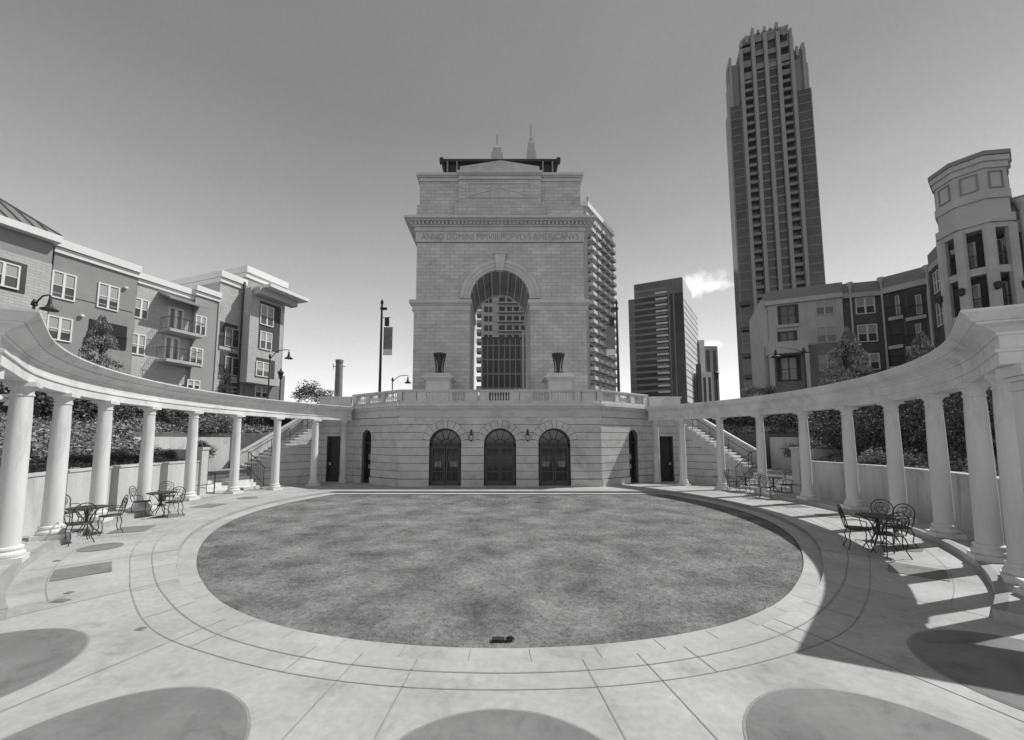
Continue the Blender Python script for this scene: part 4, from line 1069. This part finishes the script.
# crown: piers, lattice and spikes
m = MB(); 
for f, yb, yt in ((.19,50,33),(.26,46,28),(.34,40,20),(.41,36,22),(.49,34,18.5),(.56,32,19.5),(.64,32,14),(.72,38,24),(.80,42,20),(.86,58,38)):
    TF.box(m, fr(f)-.45, fr(f)+.45, tzz(yb-7,f)-2, tzz(yt,f)-4, -2, .3)
    x, y, z = TF.at(fr(f), -.8, tzz(yt,f)-4.1); m.lathe([(.5,0),(.4,.6),(.12,1.5)], (x, y, z), 6)
m.build('crown_spikes', 'tw_rib', tall)
m = MB(); TF.box(m, fr(.78), fr(.22), tzz(50,.5), tzz(29,.5), -18, -1.8); m.build('crown', 'tw_dark', tall)
for k, (a, b, zt) in enumerate(bays):
    for j in range(3):
        m = MB(); z0 = zt-4.5-j*6.2; TF.box(m, fr(b), fr(a), z0, z0+2.2, -2.3, -.3); m.build('crown_panel', 'tw_slab', tall)
m = MB()
for k in range(26):
    f = .22+.56*k/26; f2 = f+.56/26; zb_ = tzz(36,.5)-1; zt = tzz(30,.5)
    m.tube([TF.at(fr(f), -.5, zb_), TF.at(fr(f2), -.5, zt)], .22, 4); m.tube([TF.at(fr(f2), -.5, zb_), TF.at(fr(f), -.5, zt)], .22, 4)
m.build('crown_lattice', 'tw_rib', tall)
for yy in (305, 330, 357, 378): m = MB(); z = depth(745, yy, 158).z; TF.box(m, fr(.12), fr(-.0), z, z+1.6, -1, 1.4); m.build('low_balcony', 'tw_dark', tall)
# ---------------------------------------------------------------- office block
off = thing('office_tower', 'dark banded glass office block with pale stepped side and a notched top', 'office building')
c0 = depth(682, 277, 260); OF = Face((c0.x, c0.y), (-2.05, 1)); OS = Face((c0.x, c0.y), (.70, 1))
wl_ = OF.px(630.5, 380)[0]; hl = c0.z; zn = OF.px(635, 299)[1]; wn = OF.px(634, 290)[0]
sd_ = OS.px(698, 340)[0]; 
m = MB()
def quadblock(mb, w0, w1, z, dep_side):  # footprint aligned with both faces
    A = OF.at(w0, 0, 0); B = OF.at(w1, 0, 0); d = OS.d*dep_side
    mb.prism([(A[0], A[1]), (B[0], B[1]), (B[0]+d.x, B[1]+d.y), (A[0]+d.x, A[1]+d.y)], 0, z)
quadblock(m, 0, wn, hl, sd_*.62); m.build('upper_body', 'mid_glass', off)
m = MB(); quadblock(m, -.0, wl_, zn, sd_); m.build('lower_body', 'mid_glass', off)
m = MB(); n = 24
for i in range(n):
    z = 4+i*(hl-6)/n
    z1_ = z+1.5
    OF.box(m, OF.px(668,350)[0], wl_ if z < zn-2 else wn, z, z1_, -.2, .12)
m.build('floor_bands', 'mid_band', off)
m = MB()
for i in range(n):
    z = 4+i*(hl-9)/n
    OF.box(m, OF.px(669,350)[0], OF.px(657,350)[0], z, z+1.2, .121, .7)
m.build('pale_fins', 'mid_light', off)
m = MB()
for px in (670.5, 675.5): a = OF.px(px, 350)[0]; OF.box(m, a-.4, a+.4, 0, hl-1, -.1, .3)
m.build('mullions', 'mid_band', off)
m = MB(); dd_ = OS.d; 
OS.box(m, .2, sd_*.62, 0, hl-1, -1, .3); m.build('side_wall', 'mid_light', off)
m = MB(); OS.box(m, sd_*.62, sd_, 0, zn, -1, .3); m.build('side_wall', 'mid_light', off)
m = MB()
for i in range(22): z = 5+i*(zn-6)/22; OS.box(m, .5, sd_-.3, z, z+.8, .301, .4)
m.build('side_windows', 'mid_band', off)
# small pale building beside it
sm = thing('office_building', 'small pale stepped office block between the office tower and the skyscraper', 'office building')
for (x0, x1, yt, Y, mt, nm) in ((697,712,372,280,'mid_light','front_block'),(699,719,346,300,'tw_rib','rear_block'),(701,706,340,299,'mid_light','roof_box')):
    a, b = depth(x0, 380, Y).x, depth(x1, 380, Y).x; z = depth((x0+x1)/2, yt, Y).z
    m = MB(); m.box(a, b, Y, Y+14, 0, z); o_ = m.build(nm, mt, sm)
    if nm != 'roof_box':
        w = MB(); 
        for k in range(3):
            xx = a+(b-a)*(k+.25)/3; 
            w = MB()
            for i in range(1, int(z/4)): w.box(xx, xx+(b-a)*.17, Y-.15, Y+.1, i*4, i*4+2.6)
            w.box(xx+.05, xx+(b-a)*.17-.05, Y-.1, Y+.05, 4, int(z/4)*4-2); w.build('window_column', 'condo_d', o_)
m = MB(); m.box(depth(697.3,380,278).x, depth(701.5,380,278).x, 278, 279.5, 0, depth(699,364,278).z); m.build('dark_bay', 'condo_d', sm)
# ---------------------------------------------------------------- condo tower behind the arch
condo = thing('condo_tower', 'pale residential tower with rows of balconies, rising behind the arch', 'residential tower')
CYd = 122.0; cx0, cx1 = depth(481, 380, CYd).x, depth(588, 300, CYd).x; hc = depth(590, 207, CYd).z
CF = Face((0, CYd), (1, 0)); CS = Face((cx1, CYd), (.73, 1)); cl = CS.px(614, 300)[0]
d = CS.d*cl; m = MB(); m.prism([(cx0, CYd), (cx1, CYd), (cx1+d.x, CYd+d.y), (cx0+d.x*.2, CYd+d.y)], 0, hc); m.build('body', 'condo', condo)
m = MB(); m.prism([(cx0-.5, CYd-.5), (cx1+.5, CYd-.5), (cx1+d.x+.8, CYd+d.y), (cx0+d.x*.2, CYd+d.y+.5)], hc+.01, hc+1.6); m.build('roof_edge', 'white', condo)
m = MB(); x, y, z = CS.at(cl*.35, -3, hc+1.6); m.tube([(x,y,z),(x,y,z+7)], .35, 5); m.build('mast', 'tw_rib', condo)
sh = 2.98; nf = int(hc/sh)-1
bal_m = MB(); CS.box(bal_m, 0, 1, 0, .25, 0, 1.6)
cols_s = [cl*(.02+.196*k) for k in range(5)]; bw_s = cl*.125
cnt = 0; rest = MB(); glz = MB()
proto = None
for i in range(nf):
    z = 3+i*sh
    for k, s0_ in enumerate(cols_s):
        CS.box(glz, s0_+.1, s0_+bw_s, z+.1, z+2.3, -.1, .05)
        if z < 5.5: continue
        if cnt < 100:
            if proto is None:
                m = MB(); CS.box(m, 0, bw_s, 0, .3, 0, 1.7); CS.box(m, 0, bw_s, .3, 1.15, 1.55, 1.7); CS.box(m, 0, .12, .3, 1.15, 0, 1.55)
                proto = m.build('balcony', 'condo_w', condo); b0 = CS.at(0, 0, 0); ob = proto
            else: ob = proto.copy(); col.objects.link(ob)
            p_ = CS.at(s0_, 0, z); q_ = CS.at(0, 0, 0); ob.location = (p_[0]-q_[0], p_[1]-q_[1], z); cnt += 1
        else:
            CS.box(rest, s0_, s0_+bw_s, z, z+.3, 0, 1.7); CS.box(rest, s0_, s0_+bw_s, z+.3, z+1.15, 1.55, 1.7)
glz.build('side_glazing', 'condo_d', condo)
if rest.v: tag(rest.build('upper_balconies', 'condo_w', condo), kind='stuff')
e = MB(); sl = MB()
for i in range(nf):
    z = 3+i*sh; m = MB(); CF.box(m, depth(484,350,CYd).x, depth(570,350,CYd).x, z+.45, z+.5, -.1, .06)
    for (x0, x1) in ((484,488),(489,492),(499,505),(507,512),(514,519),(521,526),(530,540),(545,555),(560,570)):
        CF.box(m, depth(x0,350,CYd).x, depth(x1,350,CYd).x, z+.5, z+2.2, -.1, .06)
    m.build('window_row', 'condo_d', condo)
    CF.box(sl, depth(498,350,CYd).x, depth(527,350,CYd).x, z+.0, z+.35, 0, 1.3)
    e.box(cx0-1.5, cx0, CYd+.5, CYd+5, z, z+1.15)
e.build('end_balconies', 'condo', condo); sl.build('slab_edges', 'condo', condo)
# podium seen through the arch
pod = thing('podium_building', 'dark glazed low building seen through the arch opening', 'building')
py_ = 80.0; a, b = depth(481.5, 380, py_).x, depth(560, 380, py_).x; zt = depth(500, 337, py_).z
m = MB(); m.box(a, b, py_, py_+25, 0, zt); m.build('body', 'condo_d', pod)
m = MB(); PF = Face((0, py_), (1, 0))
for i in range(8): PF.box(m, a, b, 1+i*zt/8, 1.25+i*zt/8, -.1, .15)
for i in range(14): x = a+(b-a)*i/14; PF.box(m, x, x+.2, 0, zt-.5, -.1, .1)
m.build('mullions', 'tw_slab', pod)
m = MB(); 
for i in range(5): x = a+(b-a)*.42+i*.9; PF.box(m, x, x+.5, 3.2+i*.1, zt*.55, .101, .3)
PF.box(m, depth(522,350,py_).x, depth(524,350,py_).x, 0, zt+1, 0, .5)
m.build('pale_panels', 'condo', pod)
# twin-spired tower beyond
sp = thing('spired_tower', 'distant tower with two pale spires showing above the arch roof', 'skyscraper')
m = MB(); SY = 250.0; m.box(depth(487,160,SY).x, depth(541,160,SY).x, SY, SY+25, 0, depth(500,172,SY).z); m.build('body', 'tw_rib', sp)
for (px, w0, ys, yt) in ((497, 11.5, 146, 135), (531, 9.5, 139, 125)):
    x = depth(px, 150, SY).x; zb_ = depth(px, 172, SY).z-.01; zs = depth(px, ys, SY).z; zt = depth(px, yt, SY).z; k = SY/400/.93
    q = lambda y: depth(px, y, SY).z-zb_
    m = MB(); m.lathe([(w0*k*.72,0),(w0*k*.70,q(156)),(w0*k*.52,q(155) if w0 > 10 else q(151)),(w0*k*.50,q(150) if w0 > 10 else q(145)),(w0*k*.34,q(148) if w0 > 10 else q(142)),(w0*k*.26,q(ys)),(w0*k*.12,q(ys-1)),(w0*k*.09,q(yt))], (x, SY, zb_), 4, sq=True); m.build('spire', 'stucco_l', sp)
# ---------------------------------------------------------------- street lamps
def lantern_head(parent, z, scale=1, mat='iron_far'):
    m = MB(); s_ = scale; m.lathe([(.05*s_,-.1*s_),(.12*s_,0),(.2*s_,.4*s_),(.26*s_,.42*s_),(.22*s_,.5*s_),(.08*s_,.62*s_),(.02*s_,.8*s_)], (0,0,z), 8); m.build('lantern', mat, parent)
def gooseneck(name, label, px, pyb, pyt, Y, armpx, armdrop, group=None, zg=ZG):
    base = depth(px, pyt, Y); t = thing(name, label, 'street lamp', (base.x, Y, zg), group=group)
    H = base.z-zg; k = Y/400; ax = (armpx-px)*k
    m = MB(); m.tube([(0,0,0),(0,0,H)], .07, 8, .05); m.lathe([(.07,0),(.13,.05),(.1,.2),(.04,.35)], (0,0,H), 8); m.lathe([(.16,0),(.16,.3),(.09,.5)], (0,0,0), 8); m.build('post', 'iron_far', t)
    m = MB(); top = H+armdrop; m.tube([(0,0,H-.1),(ax*.25,0,H+armdrop*.55),(ax*.5,0,top-.05),(ax*.8,0,top),(ax,0,top-.02),(ax,0,top-.25)], .035, 6); m.build('arm', 'iron_far', t)
    m = MB(); m.lathe([(.06,0),(.09,-.25),(.14,-.4),(.34,-.52),(.34,-.56),(.05,-.58)], (ax,0,top-.2), 12); m.build('lamp_shade', 'iron_far', t)
    return t
gooseneck('street_lamp', 'tall dark gooseneck street lamp by the end of the left apartments', 270, 400, 358, 33, 289, .7)
gooseneck('street_lamp', 'small gooseneck street lamp just left of the arch', 392.5, 400, 381, 38, 408, .55)
gooseneck('street_lamp', 'gooseneck street lamp before the porch of the right apartments', 804, 390, 352, 30, 775, .35)
# close lamp at the left edge, arm over the colonnade
t = gooseneck('street_lamp', 'close gooseneck street lamp at the left, bent over the colonnade beam', 34, 400, 306, 19, 50, .55)
def post_lantern(label, px, pyt, Y):
    b = depth(px, pyt, Y); t = thing('post_lantern', label, 'street lamp', (b.x, Y, ZG), group='lantern posts on the street'); H = b.z-ZG-.8
    m = MB(); m.tube([(0,0,0),(0,0,H)], .07, 8, .05); m.lathe([(.18,0),(.18,.3),(.08,.6)], (0,0,0), 8); m.build('post', 'iron_far', t); lantern_head(t, H, 1.1)
post_lantern('dark lantern post standing right of the left apartments', 281, 369, 34)
post_lantern('dark lantern post before the small pale office block', 716, 370, 36)
def tall_pole(label, px, pyt, Y, side):
    b = depth(px, pyt, Y); t = thing('light_pole', label, 'light pole', (b.x, Y, ZG), group='tall light poles beside the arch'); H = b.z-ZG
    m = MB(); m.tube([(0,0,0),(0,0,H)], .13, 10, .08); m.lathe([(.2,0),(.2,.5),(.13,.7)], (0,0,0), 10); m.lathe([(.1,0),(.14,.12),(.04,.4)], (0,0,H), 8); m.build('post', 'iron_far', t)
    m = MB(); m.box(-.12,.3*side+.12,-.1,.1,H-.5,H-.32) if side > 0 else m.box(.3*side-.12,.12,-.1,.1,H-.5,H-.32); m.tube([(0,0,H-1.2),(side*.75,0,H-1.15)], .03, 5); m.box(min(side*.3,side*.62),max(side*.3,side*.62),-.12,.12,H-1.9,H-1.2); m.build('lamp_head', 'iron_far', t)
    m = MB(); x0, x1 = sorted((side*.2, side*.95)); m.box(x0,x1,-.02,.02,H-4.4,H-2.0); bn = m.build('banner', 'banner', t)
    m = MB(); m.box(x0,x1,-.03,-.021,H-4.4,H-3.9); m.build('banner_foot', 'white', bn)
tall_pole('tall dark light pole with a hanging banner, left of the arch', 382, 304, 33, 1)
tall_pole('tall dark light pole with a hanging banner, right of the arch', 616.5, 304, 33, -1)
b = depth(339.5, 360, 60); t = thing('chimney', 'dark round brick chimney rising over the left balustrade end', 'chimney', (b.x, 60, ZG)); H = b.z-ZG
m = MB(); m.lathe([(.62,0),(.52,H-.4),(.58,H-.38),(.58,H)], n=16); m.build('stack', 'grey_roof', t); m = MB(); m.tube([(-.9,0,H-1),(.9,0,H-1)], .05, 5); m.tube([(-.9,0,H-1.3),(-.9,0,H-.6)], .05, 5); m.build('bracket', 'iron_far', t)
# twin flood light under the left beam
fx, fy = depth(4, 385, 9.6).x, 9.6
t = thing('floodlight', 'white twin floodlight fixed under the left colonnade beam', 'floodlight', (fx, fy, 3.45))
m = MB(); m.box(-.12,.2,-.05,.05,-.02,.05); m.build('bracket', 'white', t)
for k, (dx, dz) in enumerate(((.0,-.1),(.27,-.2))):
    m = MB(); m.lathe([(.03,.14),(.09,.1),(.15,0),(.15,-.03)], (dx,0,dz), 14); m.build('lamp_head', 'white', t)
# ---------------------------------------------------------------- wrought iron tables and chairs
def arcpts(c, r, a0, a1, n, axis='xz', rz=None):
    out = []
    for i in range(n+1):
        a = math.radians(a0+(a1-a0)*i/n); x, y = r*math.cos(a), (rz or r)*math.sin(a)
        out.append((c[0]+x, c[1], c[2]+y) if axis == 'xz' else (c[0]+x, c[1]+y, c[2]))
    return out
def make_chair():
    root = thing('cafe_chair', 'tmp', 'chair')
    m = MB(); m.lathe([(.2,.44),(.215,.445),(.215,.46),(.2,.465)], n=20)
    m.tube(arcpts((0,0,.45), .215, 0, 360, 20, 'xy'), .014, 5); m.build('seat', 'iron', root)
    # round back: lies in xz plane at y=+.2, leaning
    bk = MB(); lean = lambda p: (p[0], .19+(p[2]-.45)*.22, p[2])
    c = (0, 0, .74); r = .2
    bk.tube([lean(p) for p in [(-.16,0,.45),(-.19,0,.58)]+arcpts(c, r, 200, -20, 18)+[(.19,0,.58),(.16,0,.45)]], .012, 5)
    bk.tube([lean(p) for p in arcpts(c, .135, 0, 360, 16)], .007, 4)
    for s in (-1, 1):
        bk.tube([lean(p) for p in arcpts((s*.05,0,.72), .055, 0, 360, 10)], .007, 4); bk.tube([lean(p) for p in [(s*.03,0,.45),(s*.03,0,.6),(s*.09,0,.66)]], .007, 4)
    bk.tube([lean(p) for p in arcpts((0,0,.82), .045, 0, 360, 10)], .007, 4)
    bk.build('backrest', 'iron', root)
    for sx_, sy_ in ((-1,-1),(1,-1),(-1,1),(1,1)):
        l = MB(); l.tube([(sx_*.15,sy_*.15,.44),(sx_*.19,sy_*.19,.3),(sx_*.17,sy_*.17,.14),(sx_*.22,sy_*.23,0)], .011, 5); l.build('leg', 'iron', root)
    for s in (-1, 1):
        l = MB(); l.tube([(s*.19,.24,.64),(s*.25,.05,.67),(s*.25,-.1,.64),(s*.2,-.12,.46)], .010, 5); l.build('armrest', 'iron', root)
    return root
def make_table():
    root = thing('cafe_table', 'tmp', 'table')
    m = MB(); m.lathe([(.36,.70),(.38,.705),(.38,.73),(.36,.735)], n=32); m.build('tabletop', 'iron', root)
    m = MB(); m.lathe([(.05,.3),(.03,.4),(.03,.66),(.08,.70)], n=8); m.tube(arcpts((0,0,.32), .1, 0, 360, 14, 'xy'), .009, 4); m.build('stem', 'iron', root)
    for k in range(4):
        a = math.radians(45+90*k); ca, sa = math.cos(a), math.sin(a); l = MB()
        l.tube([(r*ca, r*sa, z) for r, z in ((.26,.69),(.16,.62),(.06,.45),(.05,.33),(.12,.2),(.22,.12),(.29,.0))], .012, 5); l.build('leg', 'iron', root)
    return root
chair0, table0 = make_chair(), make_table(); used = [False, False]
def put(kind, x, y, rz, label, group, z=0):
    k = 0 if kind == 'chair' else 1; src = chair0 if k == 0 else table0
    if used[k]: src = copy_tree(src)
    used[k] = True; src.location = (x, y, z); src.rotation_euler = (0, 0, rz); src['label'] = label; src['group'] = group
    return src
def face_to(x, y, tx, ty): return math.atan2(ty-y, tx-x)+math.pi/2     # seat front is -Y local
def gset(tpx, tpy, chairs, tlabel, grp):
    T = ground(tpx, tpy); put('table', T.x, T.y, .3, tlabel, 'wrought iron cafe tables', 0)
    for px, py, turn, lb_ in chairs:
        c = ground(px, py); put('chair', c.x, c.y, face_to(c.x, c.y, T.x, T.y)+turn, lb_, grp)
gl_, gr_ = 'wrought iron chairs under the left colonnade', 'wrought iron chairs under the right colonnade'
gset(85, 537, ((64, 530, .2, 'black iron chair left of the nearest left table, behind a column'), (78, 543, .4, 'black iron chair in front of the nearest left table, its back to us'), (109, 533, -.2, 'black iron chair right of the nearest left table')), 'round black iron table nearest the left colonnade end', gl_)
gset(160, 515.5, ((141, 515.5, .3, 'black iron chair left of the farther left table'), (166, 509, .2, 'black iron chair behind the farther left table'), (173, 516.5, -.3, 'black iron chair right of the farther left table')), 'round black iron table farther along the left colonnade', gl_)
gset(880, 549, ((859, 549, -.5, 'black iron chair left of the near right table, in colonnade shade'), (891, 556, .3, 'black iron chair in front of the near right table'), (886, 541, .2, 'black iron chair behind the near right table'), (899, 547, .0, 'black iron chair right of the near right table')), 'round black iron table in the sun patch near the right colonnade', gr_)
gset(746, 492, ((733, 491, .0, 'black iron chair left of the table by the right stairs'), (750, 487.5, .2, 'black iron chair behind the table by the right stairs'), (757, 495, .1, 'black iron chair in front of the table by the right stairs')), 'round black iron table by the right stairs', gr_)
gset(774, 494, ((766, 498, .1, 'black iron chair in front of the second table from the right stairs'), (778, 489, .2, 'black iron chair behind the second table from the right stairs'), (787, 495, .1, 'black iron chair right of the second table from the right stairs')), 'round black iron table just right of the one by the right stairs', gr_)
# black ground fixture in the lawn, drains
p = ground(503, 641, -.12); t = thing('lawn_light', 'small black flood light box sunk in the front of the lawn', 'ground light', (p.x, p.y, -.12))
m = MB(); m.box(-.14,.02,-.04,.04,0,.035); m.build('box', 'iron', t); m = MB(); m.box(.03,.12,-.03,.03,0,.03); m.tube([(.05,0,.045),(.11,0,.05),(.14,0,.02)], .014, 6); m.build('bent_pipe', 'iron', t)
for k, (px, py, w, h, lab) in enumerate(((61, 601, .16, .07, 'small rectangular drain grate in the left paving'), (69, 593, .05, .05, 'tiny round drain cover above the drain grate at the left'), (141, 629, .05, .04, 'tiny dark drain cover on the left paving between rings'), (57, 561, .08,.03, 'narrow slot drain near the left kerb'))):
    p = ground(px, py); m = MB(); m.box(-w/2-.02, w/2+.02, -h/2-.02, h/2+.02, .0, .006)
    for i in range(4): m.box(-w/2+i*w/4+.005, -w/2+(i+1)*w/4-.005, -h/2, h/2, .006, .011)
    tag(m.build('drain', 'inlay', loc=(p.x, p.y, .004)), lab, 'drain', 'drains in the paving')
# ---------------------------------------------------------------- planting
def leaf(mb, c, s_):
    a, b = random.uniform(0, 6.28), random.gauss(0, .6)
    u = Vector((math.cos(a)*math.cos(b), math.sin(a)*math.cos(b), math.sin(b))); w = u.cross(Vector((random.gauss(0,1), random.gauss(0,1), random.gauss(0,1))))
    if w.length < 1e-3: return
    w.normalize(); u *= s_; w *= s_*.55; i = len(mb.v)
    mb.v += [tuple(c-u), tuple(c+w), tuple(c+u), tuple(c-w)]; mb.f.append((i, i+1, i+2, i+3))
def crown_round(n, s_, clumps=14, flat=1.0):
    mb = MB(); cs = []
    for k in range(clumps):
        d = Vector((random.gauss(0,1), random.gauss(0,1), random.gauss(0,1))).normalized()*random.uniform(.25, .8)
        cs.append((Vector((d.x*.5, d.y*.5, .52+d.z*.42)), random.uniform(.16, .30)))
    for i in range(n):
        c, r = random.choice(cs); d = Vector((random.gauss(0,1), random.gauss(0,1), random.gauss(0,1))).normalized()*r*random.uniform(.55, 1.05)
        p = c+d
        if p.z < .02: p.z = random.uniform(.02, .1)
        leaf(mb, p, s_*random.uniform(.6, 1.3))
    return mb
def crown_cone(n, s_):
    mb = MB(); br = [(random.uniform(0,6.28), random.uniform(.04,.97)) for _ in range(60)]
    for i in range(n):
        a, h = random.choice(br); a += random.gauss(0, .22); R = .5*(1-h)**.6*(1 if h > .12 else .8)+.03; r = R*random.uniform(.25, 1.08)
        z = h-.08*r/R+random.gauss(0,.018); leaf(mb, Vector((r*1.3*math.cos(a), r*1.3*math.sin(a), max(.01, z))), s_*random.uniform(.6, 1.3))
    return mb
SHR = [raw('leaves', crown_round(2600, .028), 'leaf') for _ in range(3)]
SHM = [raw('leaves', crown_round(2400, .03), 'leaf_mid') for _ in range(2)]
SHP = [raw('leaves', crown_round(1500, .035, 20), 'leaf_pale') for _ in range(2)]
TRE = [raw('crown', crown_round(7000, .02, 26), 'leaf') for _ in range(3)]
CON = [raw('crown', crown_cone(11000, .02), 'leaf_mid'), raw('crown', crown_cone(5000, .022), 'leaf')]
def stem_mb(h, r):
    m = MB(); m.tube([(0,0,-.3),(.02,0,h*.4),(-.01,.02,h)], r, 7, r*.35)
    for k in range(6):
        a = k*1.9; z = h*(.35+.08*k); m.tube([(0,0,z),(math.cos(a)*.2*h,math.sin(a)*.2*h,z+.22*h)], r*.4, 5, r*.12)
    return m
def plant(kind, px, py0, py1, wpx, Y, label, name, cat, group):
    """py0 = top, py1 = bottom in the picture, Y = distance"""
    top, bot = depth(px, py0, Y), depth(px, py1, Y); H = top.z-bot.z; W = wpx*Y/400
    src = {'dark': SHR, 'mid': SHM, 'pale': SHP, 'tree': TRE, 'cone': CON[:1], 'coned': CON[1:]}[kind]
    t = thing(name, label, cat, (top.x, Y, bot.z), group=group)
    c = random.choice(src).copy(); col.objects.link(c); c.parent = t; c.name = 'foliage' if kind in ('dark','mid','pale') else 'crown'
    c.scale = (W, W, H); c.rotation_euler = (0, 0, random.uniform(0, 6.28))
    if kind in ('tree', 'cone', 'coned'): m = stem_mb(H*.8, .09); m.build('trunk', 'bark', t)
    else: m = stem_mb(H*.5, .03); m.build('stem', 'bark', t)
    return t
side = {1: 'right', -1: 'left'}
# conifers
plant('cone', 104, 313, 400, 36, 23, 'grey-green conifer against the grey wall of the left apartments', 'conifer_tree', 'tree', 'conifers by the apartments')
plant('cone', 844, 326, 404, 40, 25, 'pale conifer rising over the right colonnade before the brick wall', 'conifer_tree', 'tree', 'conifers by the apartments')
plant('cone', 919, 329, 402, 32, 22, 'small conifer top before the dark balconies of the right apartments', 'conifer_tree', 'tree', 'conifers by the apartments')
plant('cone', 226, 366, 402, 14, 27, 'small conifer under the recessed balconies at the left', 'conifer_tree', 'tree', 'conifers by the apartments')
# far feathery tree
plant('mid', 312, 381, 410, 42, 45, 'wispy broad shrub-like tree behind the left balustrade end', 'broadleaf_tree', 'tree', 'street trees')
# left planting
ltrees = [(15,392,452,60,16),(52,388,448,58,17),(84,392,446,52,18),(122,398,440,34,19)]
for i, q in enumerate(ltrees): plant('tree', q[0], q[1], q[2], q[3], q[4], ['dark tree behind the first left column', 'dark tree between the first and second left columns', 'dark tree between the second and third left columns', 'small dark tree right of the third left column'][i], 'small_tree', 'tree', 'trees behind the left wall')
lsh = [(135,412,440,26,19.5,'dark','rounded shrub left of the fourth left column'),(170,412,440,32,20.5,'dark','dark shrub right of the fourth left column'),(205,412,438,34,21,'mid','leafy shrub right of the fifth left column'),(226,408,436,30,22,'mid','leafy shrub left of the sixth left column'),(255,406,432,34,25,'dark','dark shrub above the left stairs'),(285,404,428,34,26,'dark','dark shrub high behind the left stair handrail'),
       (200,440,462,28,18,'dark','low dark shrub behind the left wall by its end pier'),(165,446,464,34,17,'dark','low dark shrub behind the left wall near the farther table'),(40,452,476,50,12.6,'dark','low hedge plant behind the left wall by the first column'),(84,450,472,44,13.6,'dark','low hedge plant behind the left wall above the near table'),(125,448,468,40,15,'dark','low hedge plant behind the left wall between the tables')]
for q in lsh: plant(q[5], q[0], q[1], q[2], q[3], q[4], q[6], 'shrub', 'shrub', 'shrubs behind the left wall')
# right planting
rtrees = [(842,404,474,62,17.5),(868,402,478,54,16),(905,396,482,60,15),(940,388,486,62,14),(975,380,492,64,12.5),(1010,372,500,66,11.5)]
for i, q in enumerate(rtrees): plant('tree', q[0], q[1], q[2], q[3], q[4], ['dense dark tree left of the fifth column from the right stairs', 'dense dark tree behind the shaded wall, right of the conifer', 'dense dark tree between two near right columns', 'dark tree filling the gap before the nearest right columns', 'dark tree behind the second nearest right column', 'dark tree at the right frame edge behind the nearest column'][i], 'small_tree', 'tree', 'trees behind the right wall')
rsh = [(745,406,438,36,26,'dark','dark shrub above the right stair parapet'),(790,404,440,44,22,'dark','dark shrub right of the stair landing wall'),(812,412,445,34,20,'mid','leafy shrub before the fourth right column'),(793,440,462,26,18.5,'dark','low dark shrub by the right wall end pier'),(818,436,462,34,17.5,'pale','pale twiggy shrub behind the right wall'),(878,446,470,36,14.3,'pale','pale twiggy shrub on top of the right wall'),(910,448,476,34,13.4,'pale','spiky pale shrub overhanging the right wall'),(955,456,484,34,12.5,'pale','pale shrub behind the wall near the last columns'),
       (768,384,398,24,30,'dark','dark shrub over the beam before the porch'),(752,384,398,20,31,'mid','loose shrub over the beam at the skyscraper foot'),(830,374,404,30,24,'mid','grey shrub left of the right conifer'),(865,376,400,24,24.5,'mid','grey shrub right of the right conifer'),(725,402,420,30,28,'mid','leafy shrub at the top of the right stairs')]
for q in rsh: plant(q[5], q[0], q[1], q[2], q[3], q[4], q[6], 'shrub', 'shrub', 'shrubs behind the right wall')
for lst in (SHR, SHM, SHP, TRE, CON):
    for o in lst: bpy.data.objects.remove(o)
# ground cover on the slopes
g = MB()
for i in range(42000):
    s_ = random.choice((-1, 1)); t = s_*random.uniform(36, 99); r = random.uniform(12.9, 19); x, y = pol(r, t); z = interp([(12.7,1.38),(14,1.62),(15.5,2.3),(17.5,3.1),(20,3.7),(23,3.85)], r)
    leaf(g, Vector((x, y, z+random.uniform(0,.14))), random.uniform(.04, .09))
tag(raw('ground_cover', g, 'leaf_mid'), 'low leafy ground cover on the banks behind the curved walls', 'ground cover', kind='stuff')

for s_ in (1, -1):
    g = MB()
    for i in range(26000):
        t = s_*random.uniform(70, 131); rr = 18.6+random.gauss(0, .45)+.5*math.sin(t*.35); x, y = pol(rr, t); top = 1.25+.35*math.sin(t*.9)+.2*math.sin(t*2.3)
        leaf(g, Vector((x, y, 3.2+random.random()**.7*top)), random.uniform(.05, .11))
    tag(raw('hedge', g, 'leaf'), 'long dark uneven hedge on top of the bank behind the %s colonnade' % side[s_], 'hedge')
g = MB()
for i in range(16000):
    q = random.choice((-1, 1)); t = q*random.uniform(98, 128); r = random.uniform(16.6, 19.5); x, y = pol(r, t); z = interp([(12.7,1.38),(14,1.62),(15.5,2.3),(17.5,3.1),(20,3.7),(23,3.85)], r)
    leaf(g, Vector((x, y, z+random.uniform(0,.16))), random.uniform(.05, .1))
tag(raw('ground_cover', g, 'leaf_mid'), 'low leafy ground cover above the stair landing walls', 'ground cover', kind='stuff')
